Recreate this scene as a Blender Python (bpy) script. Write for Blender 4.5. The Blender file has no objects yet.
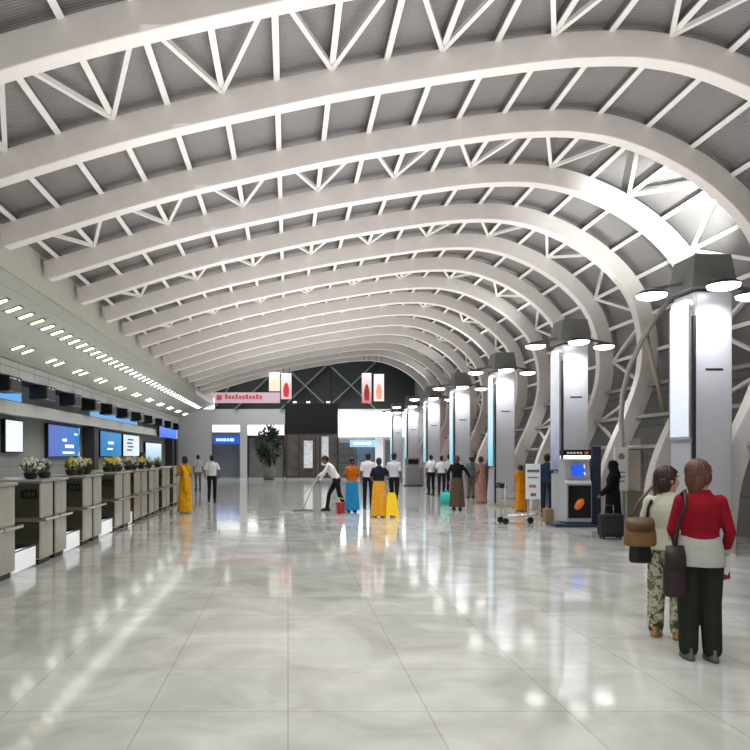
import bpy, bmesh, math, random
from mathutils import Vector, Matrix, Euler, Quaternion
random.seed(7)
PI = math.pi
SC = bpy.context.scene
COL = SC.collection
V = Vector
# ------------------------------------------------------------------ scale of the hall
F = 700.0            # focal length in pixels
VX, VY, EYE = 288.0, 455.0, 1.65
LAM = 1.25
U = .002522*LAM     # profile unit -> metres
def ex(v): return v*LAM
def ez(z): return EYE + (z-EYE)*LAM

def at(x, y, d):
    return V(((x - VX) * d / F, d, EYE + (VY - y) * d / F))
def xat(x, d): return (x - VX) * d / F
def zat(y, d): return EYE + (VY - y) * d / F

ONES = ['zeroth','first','second','third','fourth','fifth','sixth','seventh','eighth','ninth','tenth','eleventh','twelfth',
        'thirteenth','fourteenth','fifteenth','sixteenth','seventeenth','eighteenth','nineteenth']
def nth(n):
    if n < 20: return ONES[n]
    t = ['', '', 'twent', 'thirt', 'fort', 'fift', 'sixt'][n // 10]
    return t + 'ieth' if n % 10 == 0 else t + 'y-' + ONES[n % 10]

# ------------------------------------------------------------------ materials
MATS = {}
def mat(name, col, rough=.5, metal=0., emit=0., ecol=None, noise=.06, nscale=6., bump=0., spec=.5, coat=0.):
    if name in MATS: return MATS[name]
    m = bpy.data.materials.new(name); m.use_nodes = True
    nt = m.node_tree; b = nt.nodes['Principled BSDF']
    b.inputs['Roughness'].default_value = rough
    b.inputs['Metallic'].default_value = metal
    b.inputs['Specular IOR Level'].default_value = spec
    b.inputs['Coat Weight'].default_value = coat
    tc = nt.nodes.new('ShaderNodeTexCoord')
    nz = nt.nodes.new('ShaderNodeTexNoise'); nz.inputs['Scale'].default_value = nscale; nz.inputs['Detail'].default_value = 4
    nt.links.new(tc.outputs['Object'], nz.inputs['Vector'])
    rp = nt.nodes.new('ShaderNodeValToRGB')
    c = V(col[:3])
    rp.color_ramp.elements[0].position = .3; rp.color_ramp.elements[1].position = .7
    rp.color_ramp.elements[0].color = (*[max(0, x * (1 - noise)) for x in c], 1)
    rp.color_ramp.elements[1].color = (*[min(1, x * (1 + noise)) for x in c], 1)
    nt.links.new(nz.outputs['Fac'], rp.inputs['Fac'])
    nt.links.new(rp.outputs['Color'], b.inputs['Base Color'])
    if bump:
        bp = nt.nodes.new('ShaderNodeBump'); bp.inputs['Strength'].default_value = bump; bp.inputs['Distance'].default_value = .01
        nt.links.new(nz.outputs['Fac'], bp.inputs['Height']); nt.links.new(bp.outputs['Normal'], b.inputs['Normal'])
    if emit:
        b.inputs['Emission Color'].default_value = (*(ecol or col)[:3], 1)
        b.inputs['Emission Strength'].default_value = emit
    MATS[name] = m
    return m

def srgb(r, g, b):
    f = lambda c: ((c / 255 + .055) / 1.055) ** 2.4 if c > 10 else c / 255 / 12.92
    return (f(r), f(g), f(b))

def nodes_of(m): return m.node_tree.nodes, m.node_tree.links, m.node_tree.nodes['Principled BSDF']

def floor_material():
    m = bpy.data.materials.new('polished_marble'); m.use_nodes = True
    N, L, b = nodes_of(m)
    tc = N.new('ShaderNodeTexCoord')
    mp = N.new('ShaderNodeMapping'); mp.inputs['Rotation'].default_value = (0, 0, .35)
    L.new(tc.outputs['Object'], mp.inputs['Vector'])
    n1 = N.new('ShaderNodeTexNoise'); n1.inputs['Scale'].default_value = 1.1; n1.inputs['Detail'].default_value = 8; n1.inputs['Distortion'].default_value = 1.2
    L.new(mp.outputs['Vector'], n1.inputs['Vector'])
    r1 = N.new('ShaderNodeValToRGB')
    r1.color_ramp.elements[0].position = .32; r1.color_ramp.elements[1].position = .68
    r1.color_ramp.elements[0].color = (*srgb(170, 171, 165), 1); r1.color_ramp.elements[1].color = (*srgb(205, 206, 203), 1)
    L.new(n1.outputs['Fac'], r1.inputs['Fac'])
    br = N.new('ShaderNodeTexBrick'); br.offset = 0; br.squash = 1
    br.inputs['Scale'].default_value = 1; br.inputs['Brick Width'].default_value = .9; br.inputs['Row Height'].default_value = .9
    br.inputs['Mortar Size'].default_value = .006; br.inputs['Mortar Smooth'].default_value = .3
    br.inputs['Color1'].default_value = (1, 1, 1, 1); br.inputs['Color2'].default_value = (.93, .94, .92, 1); br.inputs['Mortar'].default_value = (.72, .72, .70, 1)
    L.new(tc.outputs['Object'], br.inputs['Vector'])
    mx = N.new('ShaderNodeMix'); mx.data_type = 'RGBA'; mx.blend_type = 'MULTIPLY'; mx.inputs[0].default_value = 1
    L.new(r1.outputs['Color'], mx.inputs[6]); L.new(br.outputs['Color'], mx.inputs[7])
    L.new(mx.outputs[2], b.inputs['Base Color'])
    n2 = N.new('ShaderNodeTexNoise'); n2.inputs['Scale'].default_value = 3; n2.inputs['Detail'].default_value = 3
    L.new(tc.outputs['Object'], n2.inputs['Vector'])
    mr = N.new('ShaderNodeMapRange'); mr.inputs['To Min'].default_value = .05; mr.inputs['To Max'].default_value = .12
    L.new(n2.outputs['Fac'], mr.inputs['Value']); L.new(mr.outputs['Result'], b.inputs['Roughness'])
    b.inputs['IOR'].default_value = 1.65
    bp = N.new('ShaderNodeBump'); bp.inputs['Strength'].default_value = .05; bp.inputs['Distance'].default_value = .02
    L.new(n2.outputs['Fac'], bp.inputs['Height']); L.new(bp.outputs['Normal'], b.inputs['Normal'])
    return m

def ribbed_material(name, c0, c1, scale, axis='Y', rough=.5):
    m = bpy.data.materials.new(name); m.use_nodes = True
    N, L, b = nodes_of(m)
    tc = N.new('ShaderNodeTexCoord')
    w = N.new('ShaderNodeTexWave'); w.wave_type = 'BANDS'; w.bands_direction = axis
    w.inputs['Scale'].default_value = scale; w.inputs['Distortion'].default_value = .15
    L.new(tc.outputs['Object'], w.inputs['Vector'])
    nz = N.new('ShaderNodeTexNoise'); nz.inputs['Scale'].default_value = 1.3; nz.inputs['Detail'].default_value = 5
    L.new(tc.outputs['Object'], nz.inputs['Vector'])
    ad = N.new('ShaderNodeMath'); ad.operation = 'MULTIPLY_ADD'; ad.inputs[1].default_value = .45
    L.new(w.outputs['Fac'], ad.inputs[0]); 
    sc = N.new('ShaderNodeMath'); sc.operation = 'MULTIPLY'; sc.inputs[1].default_value = .55
    L.new(nz.outputs['Fac'], sc.inputs[0]); L.new(sc.outputs[0], ad.inputs[2])
    rp = N.new('ShaderNodeValToRGB'); rp.color_ramp.elements[0].color = (*c0, 1); rp.color_ramp.elements[1].color = (*c1, 1)
    L.new(ad.outputs[0], rp.inputs['Fac']); L.new(rp.outputs['Color'], b.inputs['Base Color'])
    bp = N.new('ShaderNodeBump'); bp.inputs['Strength'].default_value = .4; bp.inputs['Distance'].default_value = .03
    L.new(w.outputs['Fac'], bp.inputs['Height']); L.new(bp.outputs['Normal'], b.inputs['Normal'])
    b.inputs['Roughness'].default_value = rough
    return m

def tile_material(name, col, line, w, h, rough=.5, swap=None, mortar=.01):
    m = bpy.data.materials.new(name); m.use_nodes = True
    N, L, b = nodes_of(m)
    tc = N.new('ShaderNodeTexCoord'); br = N.new('ShaderNodeTexBrick'); br.offset = 0
    br.inputs['Scale'].default_value = 1; br.inputs['Brick Width'].default_value = w; br.inputs['Row Height'].default_value = h
    br.inputs['Mortar Size'].default_value = mortar
    br.inputs['Color1'].default_value = (*col, 1); br.inputs['Color2'].default_value = (*[c * .93 for c in col], 1); br.inputs['Mortar'].default_value = (*line, 1)
    if swap:
        sp = N.new('ShaderNodeSeparateXYZ'); cb = N.new('ShaderNodeCombineXYZ')
        L.new(tc.outputs['Object'], sp.inputs[0]); L.new(sp.outputs[swap[0]], cb.inputs[0]); L.new(sp.outputs[swap[1]], cb.inputs[1])
        L.new(cb.outputs[0], br.inputs['Vector'])
    else:
        L.new(tc.outputs['Object'], br.inputs['Vector'])
    L.new(br.outputs['Color'], b.inputs['Base Color']); b.inputs['Roughness'].default_value = rough
    return m

def picture_material(name, cols, strength, scale=2.5, axis='Z', seed=0., mixn=.5, lo=None, hi=None, rough=.3):
    """a lit picture: a colour ramp along one local axis broken up with noise"""
    m = bpy.data.materials.new(name); m.use_nodes = True
    N, L, b = nodes_of(m)
    tc = N.new('ShaderNodeTexCoord'); sp = N.new('ShaderNodeSeparateXYZ')
    L.new(tc.outputs['Object' if lo is not None else 'Generated'], sp.inputs[0])
    mp = N.new('ShaderNodeMapping'); mp.inputs['Location'].default_value = (seed, seed * .7, seed * .3)
    L.new(tc.outputs['Object'], mp.inputs['Vector'])
    nz = N.new('ShaderNodeTexNoise'); nz.inputs['Scale'].default_value = scale; nz.inputs['Detail'].default_value = 3
    L.new(mp.outputs['Vector'], nz.inputs['Vector'])
    mr = N.new('ShaderNodeMapRange'); mr.inputs['From Min'].default_value = lo if lo is not None else 0; mr.inputs['From Max'].default_value = hi if hi is not None else 1
    L.new(sp.outputs[axis], mr.inputs['Value'])
    s1 = N.new('ShaderNodeMath'); s1.operation = 'SUBTRACT'; s1.inputs[1].default_value = .5; L.new(nz.outputs['Fac'], s1.inputs[0])
    ad = N.new('ShaderNodeMath'); ad.operation = 'MULTIPLY_ADD'; ad.inputs[1].default_value = mixn
    L.new(s1.outputs[0], ad.inputs[0]); L.new(mr.outputs[0], ad.inputs[2])
    rp = N.new('ShaderNodeValToRGB'); cr = rp.color_ramp
    for i, c in enumerate(cols):
        p = i / (len(cols) - 1)
        e = cr.elements[0] if i == 0 else (cr.elements[1] if i == len(cols) - 1 else cr.elements.new(p))
        e.position = p
        e.color = (*c, 1)
    L.new(ad.outputs[0], rp.inputs['Fac'])
    L.new(rp.outputs['Color'], b.inputs['Emission Color']); b.inputs['Emission Strength'].default_value = strength
    b.inputs['Base Color'].default_value = (.03, .03, .03, 1); b.inputs['Roughness'].default_value = rough; b.inputs['Specular IOR Level'].default_value = .3
    return m

# ------------------------------------------------------------------ mesh builder
class MB:
    def __init__(s): s.v = []; s.f = []
    def add(s, vs, fs):
        b = len(s.v); s.v += [V(p) for p in vs]; s.f += [tuple(b + i for i in f) for f in fs]; return s
    def box(s, x0, x1, y0, y1, z0, z1):
        return s.add([(x0,y0,z0),(x1,y0,z0),(x1,y1,z0),(x0,y1,z0),(x0,y0,z1),(x1,y0,z1),(x1,y1,z1),(x0,y1,z1)],
                     [(0,3,2,1),(4,5,6,7),(0,1,5,4),(1,2,6,5),(2,3,7,6),(3,0,4,7)])
    def bar(s, a, b, w, h=None, up=(0,0,1)):
        a, b = V(a), V(b); h = h or w
        t = (b - a).normalized(); u = V(up)
        if abs(t.dot(u)) > .98: u = V((1,0,0))
        r = t.cross(u).normalized() * w / 2; n = r.cross(t).normalized() * h / 2
        vs = [p + x * r + y * n for p in (a, b) for x, y in ((-1,-1),(1,-1),(1,1),(-1,1))]
        return s.add(vs, [(0,1,2,3),(7,6,5,4),(0,4,5,1),(1,5,6,2),(2,6,7,3),(3,7,4,0)])
    def tube(s, pts, r, n=8, close=False):
        pts = [V(p) for p in pts]; m = len(pts)
        rr = r if isinstance(r, (list, tuple)) else [r] * m
        t0 = (pts[1] - pts[0]).normalized(); u = V((0,0,1)) if abs(t0.z) < .9 else V((1,0,0))
        nrm = (u - t0 * u.dot(t0)).normalized(); b = len(s.v)
        for i, p in enumerate(pts):
            t = (pts[min(i+1, m-1)] - pts[max(i-1, 0)]).normalized()
            nrm = (nrm - t * nrm.dot(t)).normalized(); bi = t.cross(nrm)
            for k in range(n):
                a = 2 * PI * k / n; s.v.append(p + (nrm * math.cos(a) + bi * math.sin(a)) * rr[i])
        for i in range(m - 1):
            for k in range(n):
                k2 = (k + 1) % n
                s.f.append((b+i*n+k, b+i*n+k2, b+(i+1)*n+k2, b+(i+1)*n+k))
        s.f.append(tuple(b + k for k in reversed(range(n)))); s.f.append(tuple(b + (m-1)*n + k for k in range(n)))
        return s
    def lathe(s, prof, c=(0,0,0), n=20, M=None):
        c = V(c); b = len(s.v); m = len(prof)
        for r, z in prof:
            for k in range(n):
                a = 2*PI*k/n; p = V((r*math.cos(a), r*math.sin(a), z))
                s.v.append(c + (M @ p if M else p))
        for i in range(m-1):
            for k in range(n):
                k2 = (k+1) % n; s.f.append((b+i*n+k, b+i*n+k2, b+(i+1)*n+k2, b+(i+1)*n+k))
        s.f.append(tuple(b+k for k in reversed(range(n)))); s.f.append(tuple(b+(m-1)*n+k for k in range(n)))
        return s
    def ell(s, c, r, R=None, n=14, m=9):
        c = V(c); r = V(r) if not isinstance(r, (int, float)) else V((r, r, r)); b = len(s.v)
        top = V((0,0,r.z)); 
        def put(p): s.v.append(c + (R @ p if R else p))
        put(-top)
        for i in range(1, m):
            ph = -PI/2 + PI*i/m
            for k in range(n):
                a = 2*PI*k/n; put(V((r.x*math.cos(ph)*math.cos(a), r.y*math.cos(ph)*math.sin(a), r.z*math.sin(ph))))
        put(top); e = len(s.v) - 1
        for k in range(n): s.f.append((b, b+1+(k+1)%n, b+1+k)); s.f.append((e, b+1+(m-2)*n+k, b+1+(m-2)*n+(k+1)%n))
        for i in range(m-2):
            for k in range(n):
                s.f.append((b+1+i*n+k, b+1+i*n+(k+1)%n, b+1+(i+1)*n+(k+1)%n, b+1+(i+1)*n+k))
        return s
    def cap(s, a, b, ra, rb=None, n=12):
        """tapered capsule"""
        a, b = V(a), V(b); rb = ra if rb is None else rb
        t = b - a; L = t.length
        if L < 1e-6: return s.ell(a, ra)
        t = t / L; u = V((0,0,1)) if abs(t.z) < .9 else V((1,0,0))
        x = (u - t*u.dot(t)).normalized(); y = t.cross(x); base = len(s.v); rings = []
        for i in range(1, 4): ph = -PI/2 + PI/2*i/3; rings.append((a + t*ra*math.sin(ph), ra*math.cos(ph)))
        for i in range(0, 3): ph = PI/2*i/3; rings.append((b + t*rb*math.sin(ph), rb*math.cos(ph)))
        s.v.append(a - t*ra)
        for p, r in rings:
            for k in range(n):
                q = 2*PI*k/n; s.v.append(p + (x*math.cos(q) + y*math.sin(q))*r)
        s.v.append(b + t*rb); e = len(s.v)-1; m = len(rings)
        for k in range(n): s.f.append((base, base+1+(k+1)%n, base+1+k)); s.f.append((e, base+1+(m-1)*n+k, base+1+(m-1)*n+(k+1)%n))
        for i in range(m-1):
            for k in range(n):
                s.f.append((base+1+i*n+k, base+1+i*n+(k+1)%n, base+1+(i+1)*n+(k+1)%n, base+1+(i+1)*n+k))
        return s
    def loft(s, rings, n=24):
        """rings: (centre, rx, ry[, fn(angle)->scale]); horizontal ellipses, or (centre, rx, ry, fn, Matrix)"""
        base = len(s.v); m = len(rings)
        for rg in rings:
            c = V(rg[0]); fn = rg[3] if len(rg) > 3 else None; R = rg[4] if len(rg) > 4 else None
            for k in range(n):
                a = 2*PI*k/n; q = fn(a) if fn else 1
                p = V((rg[1]*math.cos(a)*q, rg[2]*math.sin(a)*q, 0)); s.v.append(c + (R @ p if R else p))
        for i in range(m-1):
            for k in range(n):
                k2 = (k+1) % n; s.f.append((base+i*n+k, base+i*n+k2, base+(i+1)*n+k2, base+(i+1)*n+k))
        s.f.append(tuple(base+k for k in reversed(range(n)))); s.f.append(tuple(base+(m-1)*n+k for k in range(n)))
        return s
    def prism(s, poly, a0, a1, axis='x'):
        """poly of (p,q) extruded along axis; x: (y,z)  y: (x,z)  z: (x,y)"""
        n = len(poly); mk = {'x': lambda p, q, a: (a,p,q), 'y': lambda p, q, a: (p,a,q), 'z': lambda p, q, a: (p,q,a)}[axis]
        vs = [mk(p,q,a0) for p,q in poly] + [mk(p,q,a1) for p,q in poly]
        return s.add(vs, [tuple(reversed(range(n))), tuple(range(n,2*n))] + [(i,(i+1)%n,n+(i+1)%n,n+i) for i in range(n)])
    def mesh(s, name, smooth=False):
        me = bpy.data.meshes.new(name); me.from_pydata([tuple(p) for p in s.v], [], s.f); me.update()
        bm = bmesh.new(); bm.from_mesh(me); bmesh.ops.recalc_face_normals(bm, faces=bm.faces); bm.to_mesh(me); bm.free()
        if smooth:
            for p in me.polygons: p.use_smooth = True
        return me

def link(name, me, m, parent=None):
    o = bpy.data.objects.new(name, me); COL.objects.link(o)
    if m: me.materials.append(m)
    if parent is not None: o.parent = parent
    return o
def part(name, mb, m, parent, smooth=False, bevel=0, label=None):
    o = link(name, mb.mesh(name, smooth), m, parent)
    if bevel:
        b = o.modifiers.new('bevel', 'BEVEL'); b.width = bevel; b.segments = 2; b.limit_method = 'ANGLE'
    if label: o['label'] = label
    return o
def tag(o, label, cat, group=None, kind=None):
    o['label'] = label; o['category'] = cat
    if group: o['group'] = group
    if kind: o['kind'] = kind
    return o
def thing(name, loc, label, cat, group=None, rz=0.):
    o = bpy.data.objects.new(name, None); COL.objects.link(o); o.location = loc; o.rotation_euler = (0,0,rz); o.empty_display_size = .2
    return tag(o, label, cat, group)
def struct(name, mb, m, smooth=False):
    o = link(name, mb.mesh(name, smooth), m); o['kind'] = 'structure'; return o
def dup(root, loc, label, rz=None, group=None):
    r = root.copy(); COL.objects.link(r); r.location = loc; r['label'] = label
    if rz is not None: r.rotation_euler = (0,0,rz)
    if group: r['group'] = group
    for ch in list(root.children):
        c = ch.copy(); COL.objects.link(c); c.parent = r
        for g in list(ch.children):
            d = g.copy(); COL.objects.link(d); d.parent = c
    return r
def remesh(mb, name, vox, smooth=4, cut=None):
    me = mb.mesh(name); o = bpy.data.objects.new('tmp', me); COL.objects.link(o)
    r = o.modifiers.new('r', 'REMESH'); r.mode = 'VOXEL'; r.voxel_size = vox; r.use_smooth_shade = True
    if smooth:
        q = o.modifiers.new('s', 'SMOOTH'); q.factor = .5; q.iterations = smooth
    dg = bpy.context.evaluated_depsgraph_get(); dg.update()
    out = bpy.data.meshes.new_from_object(o.evaluated_get(dg)); out.name = name
    bpy.data.objects.remove(o); bpy.data.meshes.remove(me)
    if cut:
        bm = bmesh.new(); bm.from_mesh(out)
        bmesh.ops.delete(bm, geom=[v for v in bm.verts if cut(v.co)], context='VERTS'); bm.to_mesh(out); bm.free()
    for p in out.polygons: p.use_smooth = True
    return out

# ------------------------------------------------------------------ arch profile
CTRL = [(-1555,1139),(-734,1390),(0,1560),(500,1655),(1102,1745),(1400,1768),(1620,1762),(1850,1715),(2110,1605),(2342,1450),
        (2520,1265),(2615,1070),(2655,830),(2635,590),(2545,330),(2425,60),(2360,-150),(2335,-360),(2325,-523)]
def catmull(P, per=8):
    P = [V((p[0], p[1])) for p in P]; Q = [P[0]*2-P[1]] + P + [P[-1]*2-P[-2]]; out = []
    for i in range(1, len(Q)-2):
        p0,p1,p2,p3 = Q[i-1],Q[i],Q[i+1],Q[i+2]
        for k in range(per):
            t = k/per
            out.append(.5*((2*p1)+(p2-p0)*t+(2*p0-5*p1+4*p2-p3)*t*t+(3*p1-p0-3*p2+p3)*t**3))
    out.append(P[-1]); return out
PROF = [V((p.x*U, EYE+p.y*U)) for p in catmull(CTRL)]
def frames(P):
    out = []
    for i, p in enumerate(P):
        t = (P[min(i+1,len(P)-1)] - P[max(i-1,0)]).normalized(); out.append((p, V((-t.y, t.x))))
    return out
FR = frames(PROF)
ARC = [0]
for i in range(1, len(PROF)): ARC.append(ARC[-1] + (PROF[i]-PROF[i-1]).length)
def on_arc(s):
    for i in range(1, len(ARC)):
        if ARC[i] >= s:
            t = (s-ARC[i-1])/(ARC[i]-ARC[i-1]); return FR[i-1][0].lerp(FR[i][0], t), FR[i-1][1].lerp(FR[i][1], t).normalized()
    return FR[-1]
IEXT = max(range(len(PROF)), key=lambda i: PROF[i].x)
RIBH, RIBW, SHELL = .39, .25, .53
NR = 16
RIBY = [(6.05 + 1.8*i)*LAM for i in range(NR)]
YEND = RIBY[-1] + .6
XW = 9.25            # right wall
YS = 47.5            # end of the left soffit

# ------------------------------------------------------------------ base materials
M_rib = mat('rib_paint', srgb(222,215,211), .45, noise=.03)
M_purlin = mat('purlin_paint', srgb(222,220,216), .5, noise=.03)
M_shell = ribbed_material('roof_sheet', srgb(108,104,103), srgb(150,146,145), 7.0, 'Y', .55)
M_fascia = mat('fascia_paint', srgb(190,186,176), .6, noise=.04)
M_soffit = tile_material('soffit_panels', srgb(158,161,148), srgb(120,122,112), .6, .6, .35, swap=(1,0), mortar=.008)
M_greywall = mat('grey_wall', srgb(188,187,186), .6, noise=.03)
M_wallr = tile_material('side_wall_panels', srgb(120,118,116), srgb(80,80,80), 1.8, .8, .5, swap=(1,2), mortar=.015)
M_dark = mat('dark_metal', srgb(40,42,46), .4, .3)
M_black = mat('black_gloss', srgb(14,15,18), .25)
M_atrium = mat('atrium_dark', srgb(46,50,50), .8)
M_steel = mat('brushed_steel', srgb(192,188,176), .3, .35, noise=.08, nscale=3)
M_steeld = mat('smoked_steel', srgb(84,82,70), .25, .4, noise=.12, nscale=3)
M_chrome = mat('chrome', srgb(215,215,212), .15, .9)
M_white = mat('white_paint', srgb(232,232,230), .45, noise=.02)
M_colm = mat('column_panel', srgb(196,198,206), .3, .25, noise=.03)
M_cap = mat('column_cap', srgb(104,104,102), .5)
M_lamp = mat('lamp_glow', (1,1,1), .4, emit=5., ecol=(1,.99,.96))
M_slot = mat('slot_glow', (1,1,1), .4, emit=7., ecol=(1,.99,.93))
M_slotw = mat('slot_glow_warm', (1,.9,.5), .4, emit=4., ecol=(1,.82,.35))
M_lit = mat('white_lightbox', (1,1,1), .4, emit=1.6, ecol=(.97,.98,1))

# ------------------------------------------------------------------ setting
struct('floor', MB().box(-14, 15, -3, 52, -.1, 0), floor_material())
# roof shell
mb = MB(); rows = []
S0, S1 = -3., YEND
pts = [FR[0][0] + V((-.6, -.16)) + FR[0][1]*SHELL] + [p + n*SHELL for p, n in FR[:IEXT+1]]
pts += [V((XW, pts[-1].y - .55))]
for p in pts: rows.append([(p.x, y, p.y) for y in (S0, S1)] )
vs = [v for r in rows for v in r]
fs = [(2*i, 2*i+1, 2*i+3, 2*i+2) for i in range(len(rows)-1)]
up = [(v[0], v[1], v[2]+.06) for v in vs]
n0 = len(vs)
mb.add(vs + up, fs + [tuple(n0+i for i in f) for f in fs])
struct('ceiling', mb, M_shell, True)
# taller roof space beyond the ribs
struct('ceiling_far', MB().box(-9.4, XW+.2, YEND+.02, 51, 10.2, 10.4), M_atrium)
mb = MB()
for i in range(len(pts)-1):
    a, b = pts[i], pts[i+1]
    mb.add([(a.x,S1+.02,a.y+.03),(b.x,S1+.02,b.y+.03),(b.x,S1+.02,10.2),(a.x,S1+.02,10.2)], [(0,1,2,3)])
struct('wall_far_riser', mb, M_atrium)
struct('wall_right', MB().box(XW, XW+.2, S0, 52, 0, 5.0).box(XW, XW+.2, YEND, 52, 5.0, 10.2), M_wallr)
XF, ZF = ex(-3.95)-.13, ez(4.33)
struct('wall_left', MB().box(XF-.2, XF, S0, YEND+.1, ZF, 6.1).box(XF-.2, XF, YEND+.1, YS, ZF, 10.2), M_fascia)
SL = .35
def soff(x): return ZF + SL*(x-XF)     # soffit height (rises towards the hall)
XI = ex(-5.96); ZD = soff(XI)
mb = MB().prism([(XF-.05, soff(XF-.05)), (XI, ZD), (XI, ZD+.1), (XF-.05, soff(XF-.05)+.1)], S0, YS, 'y')
struct('ceiling_left', mb, M_soffit)
ZM = EYE + 1.69*LAM                     # lower edge of the drop panels, monitors hang here
struct('trim_1', MB().box(XI-.06, XI+.06, S0, YS, ZM, ZD), tile_material('drop_panels', srgb(190,190,188), srgb(110,110,110), 1.2, .8, .4, swap=(1,2), mortar=.012))
XB = ex(-6.65)
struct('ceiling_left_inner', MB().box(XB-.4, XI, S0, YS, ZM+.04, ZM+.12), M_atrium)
struct('wall_left_back', MB().box(XB-.2, XB, S0, YS+1, 0, 4.1), tile_material('back_wall_panels', srgb(142,146,142), srgb(105,108,104), 1.6, 1.3, .4, swap=(1,2), mortar=.01))
struct('trim_2', MB().box(XB+.06, XB+.7, S0, YS, ez(2.58), ez(2.84)).box(XB+.66, XB+.72, S0, YS, ez(2.55), ez(2.6)), mat('header_beam', srgb(158,160,156), .4))
struct('wall_left_far', MB().box(-9.4, -9.2, YS+1, 51, 0, 10.2).box(-9.2, XB, YS+.8, YS+1, 0, 10.2), M_greywall)

# bright ends of the canopy edge: a lit sign strip on the fascia
t = thing('fascia_sign', (XF+.03, 42.6, ZF-.04), 'long slanted sign strip with red and violet marks on the canopy edge', 'sign')
part('panel', MB().box(0, .05, -4.5, 4.8, .02, .26), picture_material('fascia_sign_art', [srgb(180,178,175), srgb(205,150,150), srgb(170,165,195), srgb(215,215,225)], .55, 1.5, 'Y', 2., .8), t)
part('end_panel', MB().box(-.7, .06, 4.8, 4.9, -.2, .5), M_lit, t, label='bright white lit end panel')

# ------------------------------------------------------------------ ribs
def rib_mesh():
    mb = MB(); n = len(FR)
    taper = lambda i: RIBH
    for p, nn in FR:
        o = p + nn*RIBH
        mb.v += [V((p.x,0,p.y)), V((p.x,RIBW,p.y)), V((o.x,RIBW,o.y)), V((o.x,0,o.y))]
    for i in range(n-1):
        for k in range(4):
            k2 = (k+1) % 4; mb.f.append((4*i+k, 4*i+k2, 4*i+4+k2, 4*i+4+k))
    mb.f += [(0,1,2,3), (4*n-1,4*n-2,4*n-3,4*n-4)]
    return mb
rm = rib_mesh().mesh('arch_rib'); rm.materials.append(M_rib)
for i in range(NR):
    o = bpy.data.objects.new('arch_rib', rm); COL.objects.link(o); o.location = (0, RIBY[i], 0)
    b = o.modifiers.new('bevel', 'BEVEL'); b.width = .018; b.segments = 2; b.limit_method = 'ANGLE'; b.angle_limit = 1.0
    extra = {3: ' landing on the nearest column', 6: ' landing on the second column', 0: ' at the top of the photo', NR-1: ' before the dark end glazing'}.get(i, '')
    tag(o, f'white arched steel roof rib, {nth(i+1)} from the camera{extra}', 'roof rib', 'arched roof ribs')
# purlins
PS = [.32 + .78*i for i in range(27)]
PS = [s for s in PS if s < ARC[-1] - 1.3]
OFFP = SHELL - .07
M_web = mat('purlin_web', srgb(112,110,106), .6)
M_low = mat('purlin_dim', srgb(140,139,138), .5)  # darker copy of the purlin paint; shade on the lower purlins put into colour
for j, s in enumerate(PS):
    p, nn = on_arc(s); y0, y1 = 4.6, RIBY[-1]+.3
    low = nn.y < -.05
    o0 = p + nn*(.26 if low else .37)
    t = thing('roof_purlin', (o0.x, y0, o0.y), f'thin white purlin running along the hall, {nth(j+1)} counted from the left ends of the ribs', 'purlin', 'roof purlins')
    up = (nn.x, 0, nn.y); k = V(up)
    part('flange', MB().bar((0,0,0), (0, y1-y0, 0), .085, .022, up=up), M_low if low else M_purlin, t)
    part('web', MB().bar(tuple(k*.011), tuple(k*.011 + V((0,y1-y0,0))), .022, .0, up=up) if 0 else MB().bar(tuple(k*.085), tuple(k*.085 + V((0,y1-y0,0))), .03, .148, up=up), M_web, t)
# zigzag bracing in every other bay
for i in range(0, NR-1, 2):
    ya, yb = RIBY[i]+RIBW, RIBY[i+1]
    t = thing('roof_bracing', (0, ya, 0), f'white zigzag steel bracing under the roof sheet between the {nth(i+1)} and {nth(i+2)} rib', 'bracing', 'zigzag roof bracing')
    for j in range(len(PS)-1):
        p0, n0 = on_arc(PS[j]); p1, n1 = on_arc(PS[j+1])
        A = p0 + n0*.37; B = p1 + n1*.37
        a, b = ((A.x, 0, A.y), (B.x, yb-ya, B.y)) if j % 2 == 0 else ((A.x, yb-ya, A.y), (B.x, 0, B.y))
        part('brace', MB().bar(a, b, .065, .065), M_purlin, t)

# ------------------------------------------------------------------ columns
COLY = [11.3 + 5.42*i for i in range(7)]
CX0, CX1, CD = 6.55, 7.18, .63
AD_ART = [
 [srgb(200,210,220), srgb(120,190,190), srgb(235,240,245), srgb(255,255,255), srgb(255,255,255), srgb(255,255,255)],
 [srgb(110,115,150), srgb(70,70,120), srgb(120,120,170), srgb(205,190,220), srgb(245,240,250), srgb(255,255,255)],
 [srgb(110,200,230), srgb(140,215,240), srgb(180,230,248), srgb(225,242,252), srgb(255,255,255), srgb(255,255,255)],
]
CN = ['nearest, beside the two women in front', 'second, behind the check-in kiosk', 'third, behind the luggage trolley', 'fourth, behind the woman in black jacket',
      'fifth from the camera', 'sixth from the camera', 'seventh and farthest']
def rounded_top(x0, x1, z0, z1, r, n=6):
    P = [(x0,z0),(x1,z0)]
    P += [(x1-r+r*math.cos(a), z1-r+r*math.sin(a)) for a in [PI/2*k/n for k in range(n+1)]]
    P += [(x0+r+r*math.cos(a), z1-r+r*math.sin(a)) for a in [PI/2+PI/2*k/n for k in range(n+1)]]
    return P
W = CX1-CX0
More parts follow.
